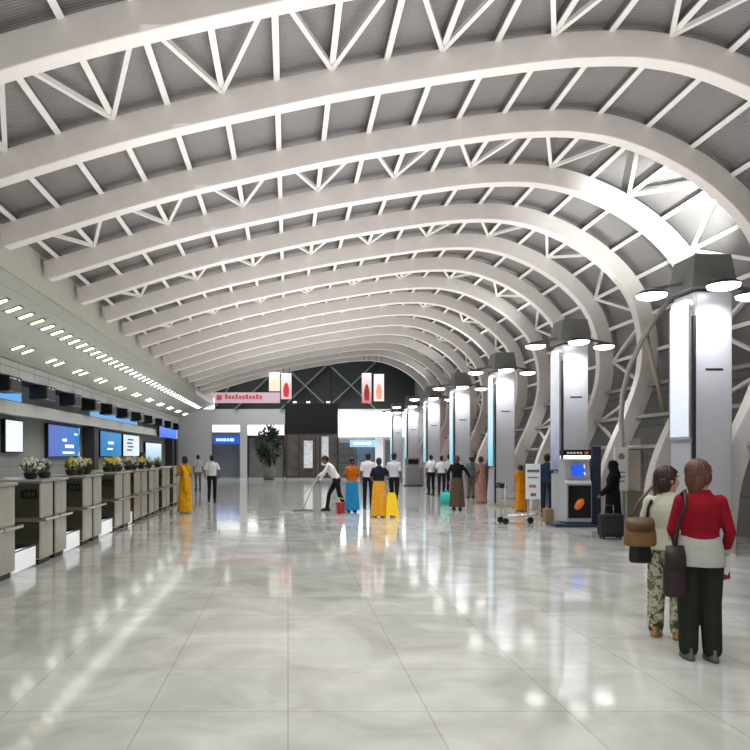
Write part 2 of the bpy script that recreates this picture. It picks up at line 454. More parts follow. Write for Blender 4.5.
for i, y in enumerate(COLY):
    t = thing('column', (CX0, y, 0), f'square grey panelled column with lit upper part, {CN[i]}', 'column', 'square columns along the right side')
    part('shaft', MB().box(.02, W, 0, CD, .0, 4.3), M_colm, t, bevel=.03)
    part('cap', MB().add([(-.06,-.06,4.34),(W+.06,-.06,4.34),(W+.06,CD+.06,4.34),(-.06,CD+.06,4.34),(.02,.0,4.9),(W-.02,.0,4.9),(W-.02,CD,4.9),(.02,CD,4.9)],
        [(0,3,2,1),(4,5,6,7),(0,1,5,4),(1,2,6,5),(2,3,7,6),(3,0,4,7)]), M_cap, t, bevel=.015, label='dark grey block on top of the column')
    part('corner_strip', MB().box(-.012, .03, -.012, .03, .0, 3.9), M_dark, t)
    part('slot', MB().box(W*.3, W*.75, -.006, .01, 3.02, 3.05), M_dark, t)
    art = picture_material('advert_art_%d' % i, AD_ART[min(i, 2) if i < 3 else 2], [1.25, 1.0, 1.1][min(i,2)], 3.2, 'Z', i*3.1, .35, lo=1.3 if i else 2.0, hi=4.25)
    z0 = 1.95 if i == 0 else 1.3
    ad = part('advert_lightbox', MB().prism(rounded_top(.05, CD-.03, z0, 4.2, .12), -.05, .02, 'x'), art, t, label='tall lit advertisement panel')
    fr = MB().box(-.055, .02, .02, .05, z0, 4.1).box(-.055, .02, CD-.03, CD, z0, 4.1).box(-.055, .02, .02, CD, z0-.04, z0)
    part('advert_frame', fr, M_chrome, ad)
    part('lower_panel', MB().box(-.03, .02, .04, CD-.02, .12, z0-.1), M_colm, t)
    part('plinth', MB().box(-.03, W+.03, -.03, CD+.03, 0, .12), M_steel, t, bevel=.01)
    # three disc lamps on arms
    for k, (lx, ly, where) in enumerate([(-.55, .25, 'left'), (.22, -.42, 'front'), (W+.5, .3, 'right')]):
        lp = thing('disc_lamp', (CX0+lx, y+ly, 4.3), f'round white downlight on an arm at the {where} of the {nth(i+1)} column', 'lamp', 'disc lamps around the columns')
        part('housing', MB().lathe([(.02,.1),(.08,.09),(.16,.06),(.235,.02),(.24,0),(.23,-.01)], n=24), M_dark, lp, True)
        part('glowing_disc', MB().lathe([(.0,-.005),(.235,-.004),(.22,-.05),(.12,-.085),(.0,-.095)], n=24), M_lamp, lp, True)
        tx, ty = (CX0+W/2 - (CX0+lx), CD/2 - ly)
        v = V((tx, ty, 0)); v = v * ((v.length - .34)/v.length)
        part('arm', MB().bar((0,0,.08), (v.x, v.y, .18), .06, .05), M_cap, lp)

# slanted white struts and the curved pipe near the first column
PD = 15.85
PP = [(621,528),(622,500),(622.5,450),(621,420),(622.5,395),(629,368),(642,340),(657,316),(671,298)]
t = link('curved_pipe', MB().tube([(p.x, p.z) and p for p in [at(x, y, PD) for x, y in PP]], .055, 10).mesh('curved_pipe', True), mat('pipe_paint', srgb(172,170,166), .4)); t.location.z = .0
tag(t, 'thin curved grey pipe rising from the floor and bending over to the nearest column', 'pipe')
t = link('brace_rod', MB().tube([(xat(649,PD),PD+.16,zat(329,PD)), (xat(671,PD),PD+.16,zat(425,PD))], .05, 8).mesh('brace_rod', True), mat('rod_paint', srgb(176,168,150), .5))
tag(t, 'straight beige rod slanting down from the curved pipe to the nearest column', 'rod')
# ------------------------------------------------------------------ soffit lights
M_slotframe = mat('slot_frame', srgb(120,122,112), .5)
def slot_thing():
    t = thing('ceiling_light', (0,0,0), '', 'ceiling light', 'light slots in the left soffit')
    part('frame', MB().box(-.2, .2, -.09, .09, -.012, .02), M_slotframe, t)
    part('diffuser', MB().box(-.15, .15, -.06, .06, -.022, -.004), M_slot, t)
    t.rotation_euler = (0, -math.atan(SL), 0)
    return t
proto = slot_thing(); used = False
def put_slot(x, y, label, warm=False):
    global used
    if not used: t = proto; t.location = (x, y, soff(x)-.004); t['label'] = label; used = True
    else: t = dup(proto, (x, y, soff(x)-.004), label)
    if warm:
        for c in t.children:
            if c.name.startswith('diffuser'):
                c.data = c.data.copy(); c.data.materials[0] = M_slotw; c['label'] = 'yellowish glowing diffuser'
put_slot
n = 0; y = 13.4
while y < 46.5:
    n += 1
    put_slot(ex(-4.65), y, f'small white ceiling light slot, {nth(n)} from the camera in the row nearest the hall', warm=(n == 5)); y += .70 + max(0, y-20)*.012
n = 0; y = 15.2
while y < 46.5:
    for k in (0, .68):
        n += 1
        put_slot(ex(-5.47), y+k, f'small white ceiling light slot, {nth(n)} from the camera in the inner row of pairs')
    y += 2.5 if y < 25 else 3.0

# ------------------------------------------------------------------ hanging monitors over the counters
for i, y in enumerate([12.3, 14.5, 16.7, 18.9, 20.9, 22.9, 25.1, 27.4, 29.7, 32.0, 34.4, 36.8]):
    t = thing('hanging_monitor', (XI, ex(y), ZM), f'black boxy flight monitor hung over the check-in desks, {nth(i+1)} from the camera', 'monitor', 'monitors over the check-in desks')
    part('housing', MB().box(-.27, .25, -.02, .82, -.45, -.03), M_black, t, bevel=.02)
    part('screen', MB().box(.25, .262, .04, .75, -.40, -.09), picture_material('monitor_rows_%d' % i, [srgb(10,12,18), srgb(16,18,26), srgb(40,44,60), srgb(20,22,30)], .8, 14, 'Z', i, 1.2), t)
    part('bracket', MB().box(-.03, .03, .25, .38, -.05, .01), M_dark, t)
# blue glowing boards above header
for i, (y0, y1, lab) in enumerate([(13.5, 17.3, 'pale blue lit board above the header over the nearest check-in desks'), (23.5, 30.5, 'bright blue lit board above the header over the middle check-in desks')]):
    y0, y1 = ex(y0), ex(y1); t = thing('lit_board', (XB+.03, y0, ez(2.95)), lab, 'lit board', 'blue lit boards over the desks')
    part('face', MB().box(-.02, .05, 0, y1-y0, 0, .42), picture_material('board_glow_%d' % i, [srgb(120,175,215), srgb(190,220,240), srgb(95,165,230)], 1.1, .9, 'Y', i, .8), t)
    part('frame', MB().box(-.03, .06, -.03, y1-y0+.03, -.04, 0).box(-.03, .06, -.03, y1-y0+.03, .42, .46), M_dark, t)
def wall_screen(y0, y1, z0, z1, art, label, marks=(), dx=.01):
    y0, y1, z0, z1 = ex(y0), ex(y1), ez(z0), ez(z1); t = thing('wall_screen', (XB+dx, y0, z0), label, 'screen', 'screens behind the check-in desks')
    part('casing', MB().box(0, .12, 0, y1-y0, 0, z1-z0), M_black, t, bevel=.01)
    p = part('display', MB().box(.12, .126, .05, y1-y0-.05, .04, z1-z0-.04), art, t)
    for k, (a, b, c, d) in enumerate(marks):
        part('lettering', MB().box(.127, .13, a*(y1-y0), b*(y1-y0), c*(z1-z0), d*(z1-z0)), mat('screen_white', (1,1,1), .4, emit=1.), p)
    return t
wall_screen(16.2, 17.3, 1.7, 2.5, picture_material('s0', [srgb(235,240,250)]*2, 1.1), 'white glowing screen at the left edge of the photo')
wall_screen(19.1, 22.0, 1.58, 2.52, picture_material('s1', [srgb(90,110,200), srgb(70,130,200), srgb(24,100,175), srgb(30,120,190), srgb(40,130,195)], 1.0, 1.6, 'Y', 1., .25),
    'wide blue screen with pale swirl and white lettering, nearest on the back wall', [(.42,.55,.5,.58),(.5,.78,.3,.4),(.42,.8,.12,.18),(.8,.92,.72,.78)])
wall_screen(24.4, 27.5, 1.58, 2.52, picture_material('s2', [srgb(20,120,180), srgb(60,190,220), srgb(120,220,235), srgb(30,140,200)], 1.0, 2.0, 'Y', 4., .4),
    'turquoise screen between the dark post and the white screen', [(.35,.6,.5,.6),(.3,.55,.28,.34)])
s3 = wall_screen(27.8, 30.8, 1.58, 2.5, picture_material('s3', [srgb(215,232,238), srgb(240,246,250)], 1.0, 3., 'Y', 2., .3), 'white screen with grey lettering next to the turquoise screen')
for k in range(4): part('lettering', MB().box(.127, .131, .8+(k%2)*.2, 2.0+(k%2)*.3, .3+k*.18, .38+k*.18), mat('grey_ink', srgb(120,140,150), .5), s3)
wall_screen(32.2, 36.2, 1.3, 2.25, picture_material('s4', [srgb(130,205,235), srgb(220,242,250), srgb(245,250,255)], 1.0, 2., 'Z', 5., .5), 'pale cyan screen at the far end of the back wall, lower one')
wall_screen(32.4, 37.6, 2.48, 3.0, picture_material('s5', [srgb(25,80,220), srgb(90,150,255), srgb(30,95,230), srgb(70,130,250)], 1.1, 1.5, 'Y', 6., .8), 'bright blue screen at the far end of the back wall, upper one', dx=.75)
for i, (y, w, lab) in enumerate([(22.6, .5, 'dark post on the back wall right of the wide blue screen'), (37.9, .5, 'dark post at the end of the check-in back wall, nearer one'), (39.2, .6, 'dark post at the end of the check-in back wall, farther one')]):
    o = link('wall_post', MB().box(XB+.01, XB+.5, ex(y), ex(y+w), 0, ez(2.57)).box(XB+.01,XB+.55,ex(y)-.03,ex(y+w)+.03,0,.1).mesh('wall_post'), mat('post_dark', srgb(62,56,62), .4)); tag(o, lab, 'post', 'dark posts on the back wall')

# ------------------------------------------------------------------ check-in desks
def desk(y, length, label):
    """two steel pedestals with a mid ledge, a counter top and a small dark read-out"""
    t = thing('checkin_desk', (-3.7, y, 0), label, 'check-in desk', 'steel check-in desks on the left')
    pw = length*.44
    for k, y0 in enumerate((0, length-pw)):
        dpt = 1.0
        p = part('pedestal', MB().box(-dpt, 0, y0, y0+pw, .08, .66).box(-dpt, 0, y0, y0+pw, .70, 1.24).box(-dpt+.03, -.04, y0+.03, y0+pw-.03, .66, .70), M_steel, t, bevel=.02)
        part('side_panel', MB().box(-dpt+.02, -.03, y0-.012, y0, .1, .65).box(-dpt+.02, -.03, y0-.012, y0, .71, 1.22), M_steeld, p, label='dark smoked side panel')
        part('ledge', MB().box(-.02, .07, y0+.03, y0+pw+.12, .655, .70), M_chrome, t, bevel=.008)
        part('plinth', MB().box(-dpt+.05, -.05, y0+.04, y0+pw-.04, 0, .08), M_dark, t)
    part('modesty_panel', MB().box(-dpt, -.3, pw, length-pw, .08, 1.2), M_steeld, t)
    part('countertop', MB().box(-1.04, .03, -.03, length+.03, 1.24, 1.28), mat('counter_top', srgb(186,186,178), .25, .3), t, bevel=.01)
    d = part('readout', MB().box(-.3, -.06, -.035, -.012, 1.0, 1.13), M_black, t)
    part('digits', MB().box(-.25, -.21, -.038, -.034, 1.03, 1.1).box(-.19, -.15, -.038, -.034, 1.03, 1.1).box(-.13, -.09, -.038, -.034, 1.03, 1.1), mat('digit_dim', srgb(44,58,52), .4), d)
    return t
DESKS = [(8.3,1.2),(10.5,1.2),(12.7,1.2),(15.05,1.4),(16.95,1.45),(18.75,1.3),(20.7,1.2),(22.7,1.2)]
for i, (y, L) in enumerate(DESKS):
    desk(y, L, f'brushed steel check-in desk with mid ledge, {nth(i+1)} from the camera in the left row')
def scale_box(y, L, label):
    t = thing('baggage_scale', (-3.76, y, 0), label, 'baggage scale', 'baggage scales between the desks')
    part('side_skirt', MB().box(-.8, 0, 0, L, .02, .30), mat('scale_white_glow', srgb(236,238,242), .22, emit=.35, ecol=(.95,.97,1)), t, bevel=.01)  # skirt given a glow of its own for brightness; the scale is no lamp
    part('belt', MB().box(-.78, -.03, .04, L-.04, .30, .325), M_black, t)
    part('roller', MB().tube([(-.02, .03, .31), (-.02, L-.03, .31)], .025, 10), M_chrome, t, True)
for i in range(4):
    a = DESKS[i][0]+DESKS[i][1]+.08; b = DESKS[i+1][0]-.06
    scale_box(a, b-a, f'low white baggage scale on the floor between the {nth(i+1)} and {nth(i+2)} desk')

# flowers on the desks
M_pot = mat('pot_dark', srgb(34,30,28), .4)
M_leaf = mat('leaf_green', srgb(62,84,40), .6, noise=.3, nscale=20)
PET = {'white': mat('petal_white', srgb(236,234,214), .6), 'yellow': mat('petal_yellow', srgb(232,208,92), .6), 'cream': mat('petal_cream', srgb(226,214,160), .6), 'pale': mat('petal_pale', srgb(180,196,196), .6)}
def blob(mb, c, r, rnd):
    M = Euler((rnd.random()*3, rnd.random()*3, 0)).to_matrix(); mb.ell(c, (r, r*.8, r*.55), M, 7, 5)
def flowers(x, y, w, colour, label, seed):
    rnd = random.Random(seed); z = 1.28
    t = thing('flower_pot', (x, y, z), label, 'flower arrangement', 'flower arrangements on the desks')
    part('pot', MB().lathe([(.06,0),(.09,.02),(.105,.08),(.11,.1),(.09,.1)], n=16), M_pot, t, True)
    lf = MB(); pt = MB()
    for k in range(34):
        a = rnd.random()*2*PI; e = rnd.random(); r = w/2*math.sqrt(rnd.random())
        c = V((r*math.cos(a)*.6, r*math.sin(a), .1 + .1*e + .05*(1-r/(w/2))))
        d = V((math.cos(a), math.sin(a), .6+rnd.random())).normalized(); sd = d.cross(V((0,0,1))).normalized()*.018
        q = c + d*.09; lf.add([c-sd*.3, c+d*.045+sd, q, c+d*.045-sd], [(0,1,2,3)])
        lf.bar((r*math.cos(a)*.2, r*math.sin(a)*.2, .06), c, .006)
    part('foliage', lf, M_leaf, t)
    for k in range(26):
        a = rnd.random()*2*PI; r = w/2*math.sqrt(rnd.random())
        blob(pt, V((r*math.cos(a)*.6, r*math.sin(a), .15 + .12*(1-(r/(w/2))**2) + rnd.random()*.05)), .03+rnd.random()*.018, rnd)
    part('blossoms', pt, PET[colour], t, True)
FL = [(8.9,.5,'cream'),(10.75,.55,'white'),(11.35,.28,'pale'),(12.75,.3,'yellow'),(13.22,.32,'white'),(13.72,.34,'cream'),(15.3,.32,'yellow'),(15.8,.4,'yellow'),(16.25,.26,'white'),
      (17.3,.4,'cream'),(17.9,.3,'pale'),(18.85,.32,'yellow'),(19.85,.26,'white'),(21.2,.4,'cream')]
for i, (y, w, c) in enumerate(FL):
    flowers(-3.95, y, w, c, f'{c} flower arrangement in a dark pot, {nth(i+1)} from the camera along the desks', i)

# ------------------------------------------------------------------ far end
D = 51.; 
def X(x, d=D): return xat(x, d)
def Z(y, d=D): return zat(y, d)
struct('wall_far', MB().box(-9.2, X(212), D, D+.3, 0, 5.0).box(X(212), X(340), D, D+.3, 3.85, 5.0).box(X(240), X(247), D-.1, D+.3, 0, 3.85).box(X(340), XW, D, D+.3, 4.65, 5.0).box(-9.2, X(213), D, D+.3, 5.0, 10.2), M_greywall)
struct('wall_far_recess', MB().box(-9.2, XW, D+1.5, D+1.7, 0, 4.8), mat('recess_grey', srgb(128,128,126), .6))
struct('window_1', MB().box(X(213), XW, D+.1, D+.16, 5.0, 10.2), picture_material('night_glass', [srgb(30,38,34), srgb(22,28,28), srgb(44,56,44), srgb(18,22,24)], .35, .35, 'X', 3., 1.4, rough=.8))
# diagrid, each long diagonal its own bar
k = 0
for dr in (1, -1):
    for j in range(-3, 6):
        xc = X(305) + j*3.32
        yy = D - (.12 if dr > 0 else .3); a = V((xc - dr*1.75, yy, 5.02)); b = V((xc + dr*3.6, yy, 10.1))
        a.x = max(a.x, X(214)) if a.x < X(214) else a.x
        if b.x < X(216) or a.x > 9 or b.x > XW: continue
        if a.x == X(214):
            continue
            a.z = 6.65 + (a.x - xc)/(dr*1.0)*.98 if dr > 0 else a.z
            if dr < 0: continue
        if b.x < X(214):
            tt = (X(214)-a.x)/(b.x-a.x); b = a.lerp(b, tt)
            continue
        k += 1
        o = link('glazing_brace', MB().bar(a, b, .13, .1).mesh('glazing_brace'), mat('diagrid', srgb(112,118,112), .5))
        tag(o, f'grey far glazing lattice bar leaning {"right" if dr > 0 else "left"}, {nth(j+4)} such from the left', 'lattice bar', 'lattice of the far glazing')
t = thing('far_banner', (X(213,49), 49, Z(403,49)), 'long pale pink banner with red lettering high on the far left end', 'banner')
w = X(280,49)-X(213,49); h = .74
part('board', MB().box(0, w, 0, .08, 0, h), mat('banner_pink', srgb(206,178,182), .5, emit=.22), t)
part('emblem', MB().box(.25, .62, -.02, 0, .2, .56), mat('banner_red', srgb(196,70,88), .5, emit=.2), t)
for k in range(11): part('lettering', MB().box(.85+k*.24, 1.02+k*.24, -.02, 0, .28, .28+(.24 if k%3 else .32)), MATS['banner_red'], t)
part('hanger', MB().box(.2, .25, 0, .05, h, 4.85-.3).box(w-.25, w-.2, 0, .05, h, 4.85-.3), M_dark, t)
for i, (x0, x1, y0, y1, lab) in enumerate([(212,240,425,432,'white lit panel above the far doorway'), (247,284,425,435,'white lit panel above the far shop with the potted plant')]):
    t = thing('illuminated_box', (X(x0), D-.06, Z(y1)), lab, 'lit panel', 'lit panels on the far wall')
    part('glow', MB().box(.05, X(x1)-X(x0), 0, .1, 0, Z(y0)-Z(y1)), M_lit, t)
    part('frame', MB().box(0, X(x1)-X(x0)+.05, -.02, .1, -.06, 0).box(0, X(x1)-X(x0)+.05, -.02, .1, Z(y0)-Z(y1), Z(y0)-Z(y1)+.05), M_greywall, t)
def lit_sign(x0, x1, y0, y1, col, ink, label, marks, d=D-.1, emit=1.):
    t = thing('lit_sign', (X(x0,d), d, Z(y1,d)), label, 'sign', None)
    w, h = X(x1,d)-X(x0,d), Z(y0,d)-Z(y1,d)
    part('box', MB().box(0, w, 0, .12, 0, h), mat('sign_%s' % label[:12], col, .4, emit=emit), t)
    for a, b in marks: part('lettering', MB().box(a*w, b*w, -.012, 0, h*.35, h*.7), mat('ink_%s' % label[:12], ink, .4, emit=1.2), t)
    return t
struct('door_1', MB().box(X(212.5), X(239.5), D+.5, D+.6, 0, 3.2), mat('far_door', srgb(112,116,124), .4))
lit_sign(213, 239, 436, 444, srgb(25,75,170), srgb(190,220,255), 'blue lit sign with pale lettering above the far doorway', [(.12,.2),(.22,.3),(.33,.4),(.42,.5),(.53,.6),(.64,.8)])
# shop with shutter and the potted plant
t = thing('shop_shutter', (X(248), D+.3, 0), 'grey slatted shop shutter in dark frame behind the potted plant', 'shutter')
w = X(284)-X(248)
part('curtain', MB().box(0, w, 0, .05, 0, 3.05), ribbed_material('shutter_slats', srgb(74,76,72), srgb(112,112,106), 4., 'Z'), t)
part('frame', MB().box(-.02, .06, -.05, .06, 0, 3.05).box(w-.08, w, -.05, .06, 0, 3.05).box(0, w, -.05, .06, 2.9, 3.05).box(w*.5-.04, w*.5+.04, -.05, .06, 0, 2.9), M_dark, t)
px, pd = 269, 46.5
t = thing('potted_tree', (X(px,pd), pd, 0), 'tall potted indoor tree in grey planter before the far shutter', 'potted plant')
part('planter', MB().lathe([(.3,0),(.38,.1),(.45,.8),(.48,.85),(.4,.85)], n=18), mat('planter_grey', srgb(132,128,124), .5), t, True)
part('trunk', MB().tube([(0,0,.8),(.03,.02,1.5),(-.02,0,2.4)], [.05,.04,.03], 8), mat('bark', srgb(84,66,48), .8), t, True)
rnd = random.Random(4); lf = MB()
for k in range(900):
    v = V((rnd.gauss(0,1), rnd.gauss(0,1), rnd.gauss(0,1))).normalized(); r = rnd.random()**.4
    c = V((v.x*.8*r, v.y*.8*r, 2.3 + v.z*1.25*r)); d = V((v.x, v.y, v.z-.3+rnd.random()*.5)).normalized(); sd = d.cross(V((rnd.random(), rnd.random(), 1))).normalized()*.05
    lf.add([c-sd*.2, c+d*.13+sd*1.3, c+d*.3, c+d*.13-sd*1.3], [(0,1,2,3)])
for k in range(14):
    a = k*2.4; lf.tube([(0,0,1.5+k*.05), (.35*math.cos(a), .35*math.sin(a), 2.+k*.08)], .012, 5)
part('foliage', lf, mat('tree_leaf', srgb(52,66,44), .6, noise=.3), t)
# dark shop right of it
t = thing('glass_shopfront', (X(286), D-.2, 0), 'dark glazed shopfront with brown frames under the big black board', 'shopfront')
w = X(338)-X(286)
part('back_panel', MB().box(0, w, .5, .6, 0, 3.2), mat('shop_inside', srgb(92,84,80), .7, noise=.4, nscale=1.5), t)
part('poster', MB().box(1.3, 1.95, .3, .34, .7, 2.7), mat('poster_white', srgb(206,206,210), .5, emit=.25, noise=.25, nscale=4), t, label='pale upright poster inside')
part('poster', MB().box(2.6, 3.1, .3, .34, .9, 3.0), MATS['poster_white'], t)
for xx in (0, .9, 2.1, 2.4, w-.1): part('frame', MB().box(xx, xx+.1, 0, .1, 0, 3.2), mat('shop_frame', srgb(62,44,42), .5), t)
part('frame', MB().box(0, w, 0, .1, 3.1, 3.25), MATS['shop_frame'], t)
part('frame', MB().box(0, w, 0, .1, 0, .12), MATS['shop_frame'], t)
# big black board
bd = 44.
t = thing('display_board', (X(285,bd), bd, Z(434,bd)), 'large black flight display board hanging at the far end', 'display board')
w, h = X(338,bd)-X(285,bd), Z(403,bd)-Z(434,bd)
part('casing', MB().box(0, w, 0, .3, 0, h), M_dark, t, bevel=.02)
part('panel', MB().box(.06, w-.06, -.012, 0, .06, h-.06), tile_material('board_flaps', srgb(20,24,24), srgb(34,38,38), .5, .16, .35, swap=(0,2)), t)
part('hanger', MB().box(.4, .46, .12, .18, h, 10.2-Z(434,bd)).box(w-.46, w-.4, .12, .18, h, 10.2-Z(434,bd)), M_dark, t)
for k, xx in enumerate((.5, 1.35, 2.6)): part('lamp', MB().box(xx, xx+.22, -.1, .05, h, h+.1), M_lit, t)
# bright white canopy
t = thing('lit_canopy', (X(338), D-.7, Z(437)), 'long bright white lit canopy right of the black board', 'lit canopy')
w = XW-.05-X(338)
part('glow', MB().box(0, w, 0, .6, 0, Z(412)-Z(437)), mat('canopy_glow', (1,1,1), .4, emit=1.9, ecol=(.98,.99,1)), t)
part('lower_edge', MB().box(0, w, -.04, .6, -.1, 0), M_white, t)
lit_sign(350, 375, 440, 447, srgb(140,190,222), srgb(245,250,255), 'pale blue lit sign under the white canopy', [(.15,.4),(.45,.6),(.65,.85)], D-.3)
t = thing('shop_shelving', (X(340), D+.1, 0), 'grey shop interior with shelves under the white canopy', 'shop')
w = X(375)-X(340)
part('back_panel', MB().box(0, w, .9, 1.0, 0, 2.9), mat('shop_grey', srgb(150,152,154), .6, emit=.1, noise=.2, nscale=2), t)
for z in (.5, 1.0, 1.5, 2.0, 2.5): part('shelf', MB().box(.05, w-.05, .45, .9, z, z+.05), mat('shelf_grey', srgb(100,102,104), .6), t)
part('door_panel', MB().box(1.1, 1.16, .3, .5, 0, 2.6).box(w-1.3, w-.1, .3, .34, .0, 2.3), mat('shop_blue', srgb(120,140,160), .3), t)
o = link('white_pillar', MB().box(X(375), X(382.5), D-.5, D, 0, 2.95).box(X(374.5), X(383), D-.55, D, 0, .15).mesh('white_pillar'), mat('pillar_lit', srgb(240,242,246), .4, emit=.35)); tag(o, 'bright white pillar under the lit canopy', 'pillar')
t = thing('louvre_window', (X(384), D-.1, .8), 'louvred window right of the bright white pillar', 'window')
w = X(395)-X(384)
part('frame', MB().box(0, .06, 0, .1, 0, 2.).box(w-.06, w, 0, .1, 0, 2.).box(0, w, 0, .1, 1.95, 2.05).box(0, w, 0, .1, -.05, .03), M_white, t)
part('louvres', MB().box(.06, w-.06, .03, .06, .1, .4).box(.06, w-.06, .03, .06, .55, .9).box(.06, w-.06, .03, .06, 1.05, 1.35).box(.06, w-.06, .03, .06, 1.5, 1.85), mat('louvre', srgb(128,134,140), .4), t)
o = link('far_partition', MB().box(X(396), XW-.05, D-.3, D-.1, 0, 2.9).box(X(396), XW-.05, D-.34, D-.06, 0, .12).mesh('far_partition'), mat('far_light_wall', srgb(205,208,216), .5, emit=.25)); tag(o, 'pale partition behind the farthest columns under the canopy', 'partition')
# hanging signs
def hang_sign(x0, x1, y0, y1, d, cols, label, mark):
    t = thing('hanging_sign', (X(x0,d), d, Z(y1,d)), label, 'hanging sign', 'hanging vertical signs at the far end')
    w, h = X(x1,d)-X(x0,d), Z(y0,d)-Z(y1,d)
    part('panel', MB().box(0, w, 0, .1, 0, h), picture_material('hs_%d' % x0, cols, 1.05, 3., 'Z', x0*.1, .3), t)
    part('figure', MB().loft([((w*.5,-.01,h*.08),w*.22,.01),((w*.5,-.01,h*.35),w*.3,.01),((w*.5,-.01,h*.5),w*.22,.01),((w*.5,-.01,h*.62),w*.1,.01)], 12), mark, t)
    part('hanger', MB().box(w*.2, w*.25, .04, .07, h, 10.2-Z(y1,d)).box(w*.75, w*.8, .04, .07, h, 10.2-Z(y1,d)), M_dark, t)
redm = mat('sign_red', srgb(214,52,60), .5, emit=.7); orm = mat('sign_orange', srgb(236,150,120), .5, emit=.8); crm = mat('sign_cream', srgb(240,215,180), .5, emit=.9)
hang_sign(269, 280, 372, 391, 41, [srgb(245,235,215), srgb(255,250,245)], 'cream white hanging sign, first from the left', crm)
hang_sign(281, 291.5, 373, 399, 40, [srgb(235,190,190), srgb(255,255,255), srgb(240,250,250)], 'white hanging sign with red figure, second from the left', redm)
hang_sign(362, 371.5, 373, 403, 40, [srgb(205,120,120), srgb(240,220,220), srgb(255,255,255)], 'white hanging sign with dark red figure, third from the left', mat('sign_maroon', srgb(170,50,60), .5, emit=.6))
hang_sign(374, 384, 374, 401, 40.6, [srgb(250,235,225), srgb(255,250,248)], 'white hanging sign with orange figure, fourth from the left', orm)
t = thing('pendant_lamp', (X(227,48.5), 48.5, Z(383,48.5)), 'small round white lamp above the pink banner', 'lamp')
part('globe', MB().ell((0,0,0), .22), M_lit, t, True); part('rod', MB().box(-.02,.02,-.02,.02,.2,10.2-Z(383,48.5)), M_dark, t)

# ------------------------------------------------------------------ right side
def red_sign():
    t = thing('lit_sign', (XW-.05, 34.3, 1.75), 'glowing red sign on the right wall beyond the fourth column', 'sign')
    part('box', MB().box(-.12, .0, 0, 2.6, 0, .6), mat('red_glow', srgb(240,50,70), .4, emit=1.6), t)
    part('lettering', MB().box(-.13, -.12, .4, .7, .15, .35).box(-.13, -.12, .9, 1.2, .15, .35).box(-.13, -.12, 1.4, 1.75, .15, .35), M_lit, t)
red_sign()
t = thing('wall_shop', (XW-.01, 31, 0), 'brown dark shop opening in the right wall under the red sign', 'shop')
part('backdrop', MB().box(-.05, 0, 0, 8, 0, 1.7), mat('shop_brown', srgb(84,68,62), .7, noise=.3, nscale=2), t)
part('frame', MB().box(-.1, 0, -.06, 0, 0, 1.72).box(-.1, 0, 8, 8.06, 0, 1.72).box(-.1, 0, 3.9, 4.0, 0, 1.72), M_dark, t)
# bright window near first column
for i, (y0, y1, z0, z1, lab) in enumerate([(16.15, 16.9, 1.55, 2.45, 'bright window pane low on the right wall behind the two women'), ]):
    t = thing('bright_window', (XW-.01, y0, z0), lab, 'window')
    part('glass', MB().box(-.02, 0, 0, y1-y0, 0, z1-z0), picture_material('win_glow', [srgb(170,190,235), srgb(235,240,255), srgb(250,250,255)], 1.0, 2., 'Z', 1., .5), t)
    part('frame', MB().box(-.06, 0, -.05, 0, -.05, z1-z0+.05).box(-.06, 0, y1-y0, y1-y0+.05, -.05, z1-z0+.05).box(-.06, 0, 0, y1-y0, -.05, 0).box(-.06, 0, 0, y1-y0, z1-z0, z1-z0+.05), M_dark, t)
t = thing('wall_panel', (XW-.01, 18.3, .7), 'beige board on the right wall behind the woman in black', 'wall panel')
part('sheet', MB().box(-.03, 0, 0, 1.0, 0, 1.4), mat('panel_beige', srgb(172,160,146), .5), t); part('edge', MB().box(-.05, 0, -.03, 0, 0, 1.4).box(-.05, 0, 1., 1.03, 0, 1.4), M_steel, t)
t = thing('notice_board', (7.3, 15.6, 0), 'white standing notice board with grey emblem behind the woman in black', 'notice board')
part('sheet', MB().box(-.02, .28, 0, .04, .85, 1.82), M_white, t); part('leg', MB().box(.0, .03, 0, .04, 0, .85), M_steel, t); part('leg', MB().box(.23, .26, 0, .04, 0, .85), M_steel, t)
part('emblem', MB().lathe([(.0,0),(.07,.0),(.07,.01),(0,.01)], (.13,-.002,1.62), 16, Matrix.Rotation(PI/2, 3, 'X')), mat('ink_grey', srgb(130,140,140), .5), t)
part('print', MB().box(.03,.22,-.004,0,1.25,1.28).box(.03,.22,-.004,0,1.15,1.18).box(.03,.2,-.004,0,1.05,1.08), MATS['ink_grey'], t)
# kiosk in front of the second column
kd = 16.1; kx0 = xat(566, kd); kx1 = xat(592, kd); kw = kx1-kx0
t = thing('checkin_kiosk', (kx0, kd, 0), 'silver and black self check-in kiosk with blue screen before the second column', 'kiosk')
part('body', MB().prism([(0,.1),(0,1.0),(.07,1.08),(.14,1.5),(.1,1.5),(.1,1.56),(.45,1.56),(.45,.1)], 0, kw, 'x'), mat('kiosk_silver', srgb(196,198,204), .3, .3), t, bevel=.015)
part('front_panel', MB().box(.05, kw-.03, -.02, .0, .2, .95), M_black, t)
ov = part('logo_oval', MB().loft([((0,0,0),.15,.085),((0,0,.012),.15,.085)], 24), mat('logo_orange', srgb(222,108,44), .4, emit=.25), t, True)
ov.rotation_euler = Euler((PI/2, -.9, 0)); ov.location = (kw*.5, -.015, .52)
sl = math.atan2(.42, .07)
scr = part('screen_bezel', MB().add([(.08,.065,1.1),(kw-.08,.065,1.1),(kw-.08,.128,1.47),(.08,.128,1.47),(.08,.055,1.1),(kw-.08,.055,1.1),(kw-.08,.118,1.47),(.08,.118,1.47)], [(0,1,2,3),(4,5,6,7),(0,1,5,4),(1,2,6,5),(2,3,7,6),(3,0,4,7)]), M_steel, t)
